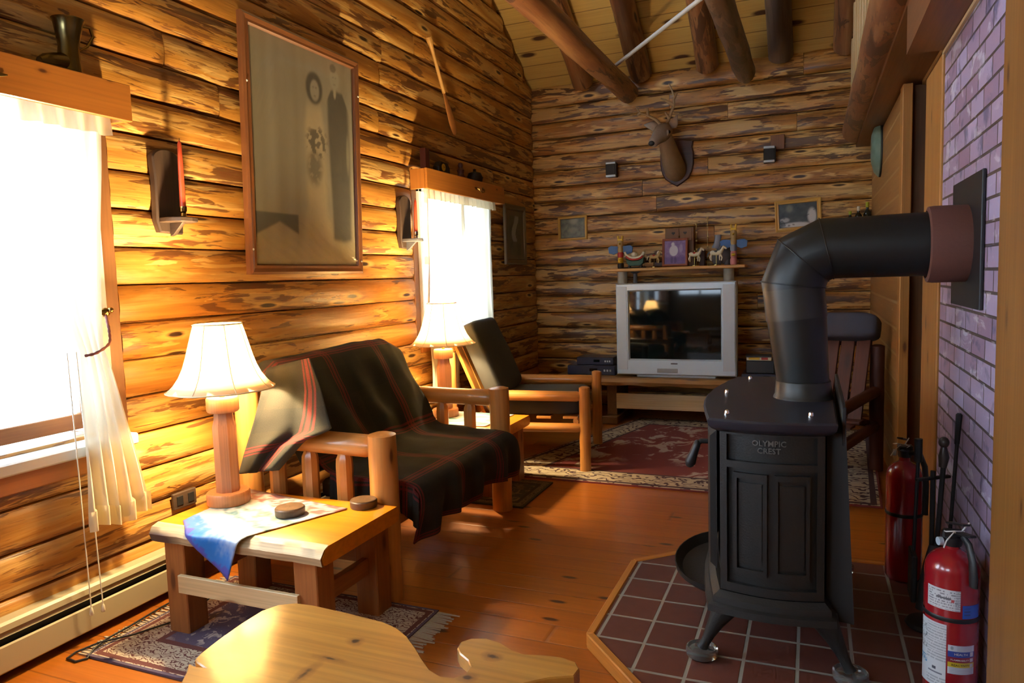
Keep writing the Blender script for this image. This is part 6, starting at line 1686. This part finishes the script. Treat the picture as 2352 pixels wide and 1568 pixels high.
# ------------------------------------------------------------------ right side wall
mb = MB()
t = thing('oval_wall_plate', 'greenish mottled oval plate hanging on the pine panelled wall', 'wall plate', (0.45, 6.0, 2.15))
mb.lathe([(0.20, 0.0), (0.205, 0.012), (0.17, 0.040), (0.10, 0.060), (0.0, 0.066)], (0.457, 5.98, 2.155), 30, roty(-PI / 2), sx=1.0, sy=0.80, caps=False); mb.build('plate_face', m_greent, t)
mb = MB(); mb.lathe([(0.0, 0.0), (0.20, 0.0), (0.20, 0.008), (0.0, 0.008)], (0.459, 5.98, 2.155), 30, roty(-PI / 2), sx=1.03, sy=0.84, caps=False); mb.build('backing', m_soot, t)
t = thing('bottle_shelf', 'small pine ledge on the far wall carrying bottles above the stovepipe', 'shelf', (0.36, 6.70, 1.60))
mb = MB(); mb.box((0.345, 6.680, 1.602), (0.21, 0.15, 0.022), bev=0.003); mb.build('board', m_trim, t)
mb = MB(); mb.prism([(0, 0), (0.10, 0), (0, -0.10)], (0.335, 6.755, 1.591), (0, -1, 0), (0, 0, 1), (1, 0, 0), 0.02); mb.build('bracket', m_trim, t)
def bottle(x, y, h, r, m, cap, lab):
    t = thing('wine_bottle', lab, 'bottle', (x, y, 1.613), 'bottles on the small ledge')
    mb = MB(); mb.lathe([(r * 0.9, 0), (r, 0.006), (r, h * 0.52), (r * 0.8, h * 0.63), (r * 0.36, h * 0.72), (r * 0.33, h * 0.93), (r * 0.36, h * 0.94)], (x, y, 1.613), 18); mb.build('glass_body', m, t)
    mb = MB(); mb.lathe([(r * 0.40, h * 0.80), (r * 0.42, h * 0.985), (r * 0.3, h)], (x, y, 1.613), 14); mb.build('cap', cap, t)
m_dglass = plain('dark_bottle', (0.012, 0.015, 0.012), 0.12)
bottle(0.290, 6.66, 0.150, 0.028, m_dglass, plain('lime_cap', (0.42, 0.48, 0.02), 0.5), 'shorter dark bottle with lime cap at the ledge end')
bottle(0.352, 6.655, 0.185, 0.030, m_dglass, m_ivory, 'dark bottle with pale cap at the middle of the ledge')
bottle(0.418, 6.655, 0.215, 0.032, m_dglass, D.materials['lime_cap'], 'taller dark bottle with lime cap next to the panelled wall')

# ------------------------------------------------------------------ rod across the beams, loft balusters
mb = MB(); mb.tube([(-1.66, 6.295, 3.058), (-0.45, 4.70, 3.084)], 0.0155, 14, dome=0.002)
tag(mb.build('metal_rod', m_rod), 'pale painted metal rod lying slantwise across two ceiling beams', 'rod')
ys = [6.58, 6.30, 6.02, 5.74, 5.46, 5.18, 4.90, 4.62, 4.34, 4.06, 3.78, 3.50]
ban = thing('loft_railing', 'pale wooden loft railing with square balusters above the edge beam', 'railing', (0.32, 5.0, 2.50))
for k, y in enumerate(ys):
    mb = MB(); mb.box((0.300, y, 2.92), (0.035, 0.040, 0.84), bev=0.003); mb.build('baluster', m_pale, ban)
mb = MB(); mb.box((0.300, 5.04, 3.355), (0.06, 3.20, 0.05), bev=0.005); mb.build('hand_rail', m_pale, ban)
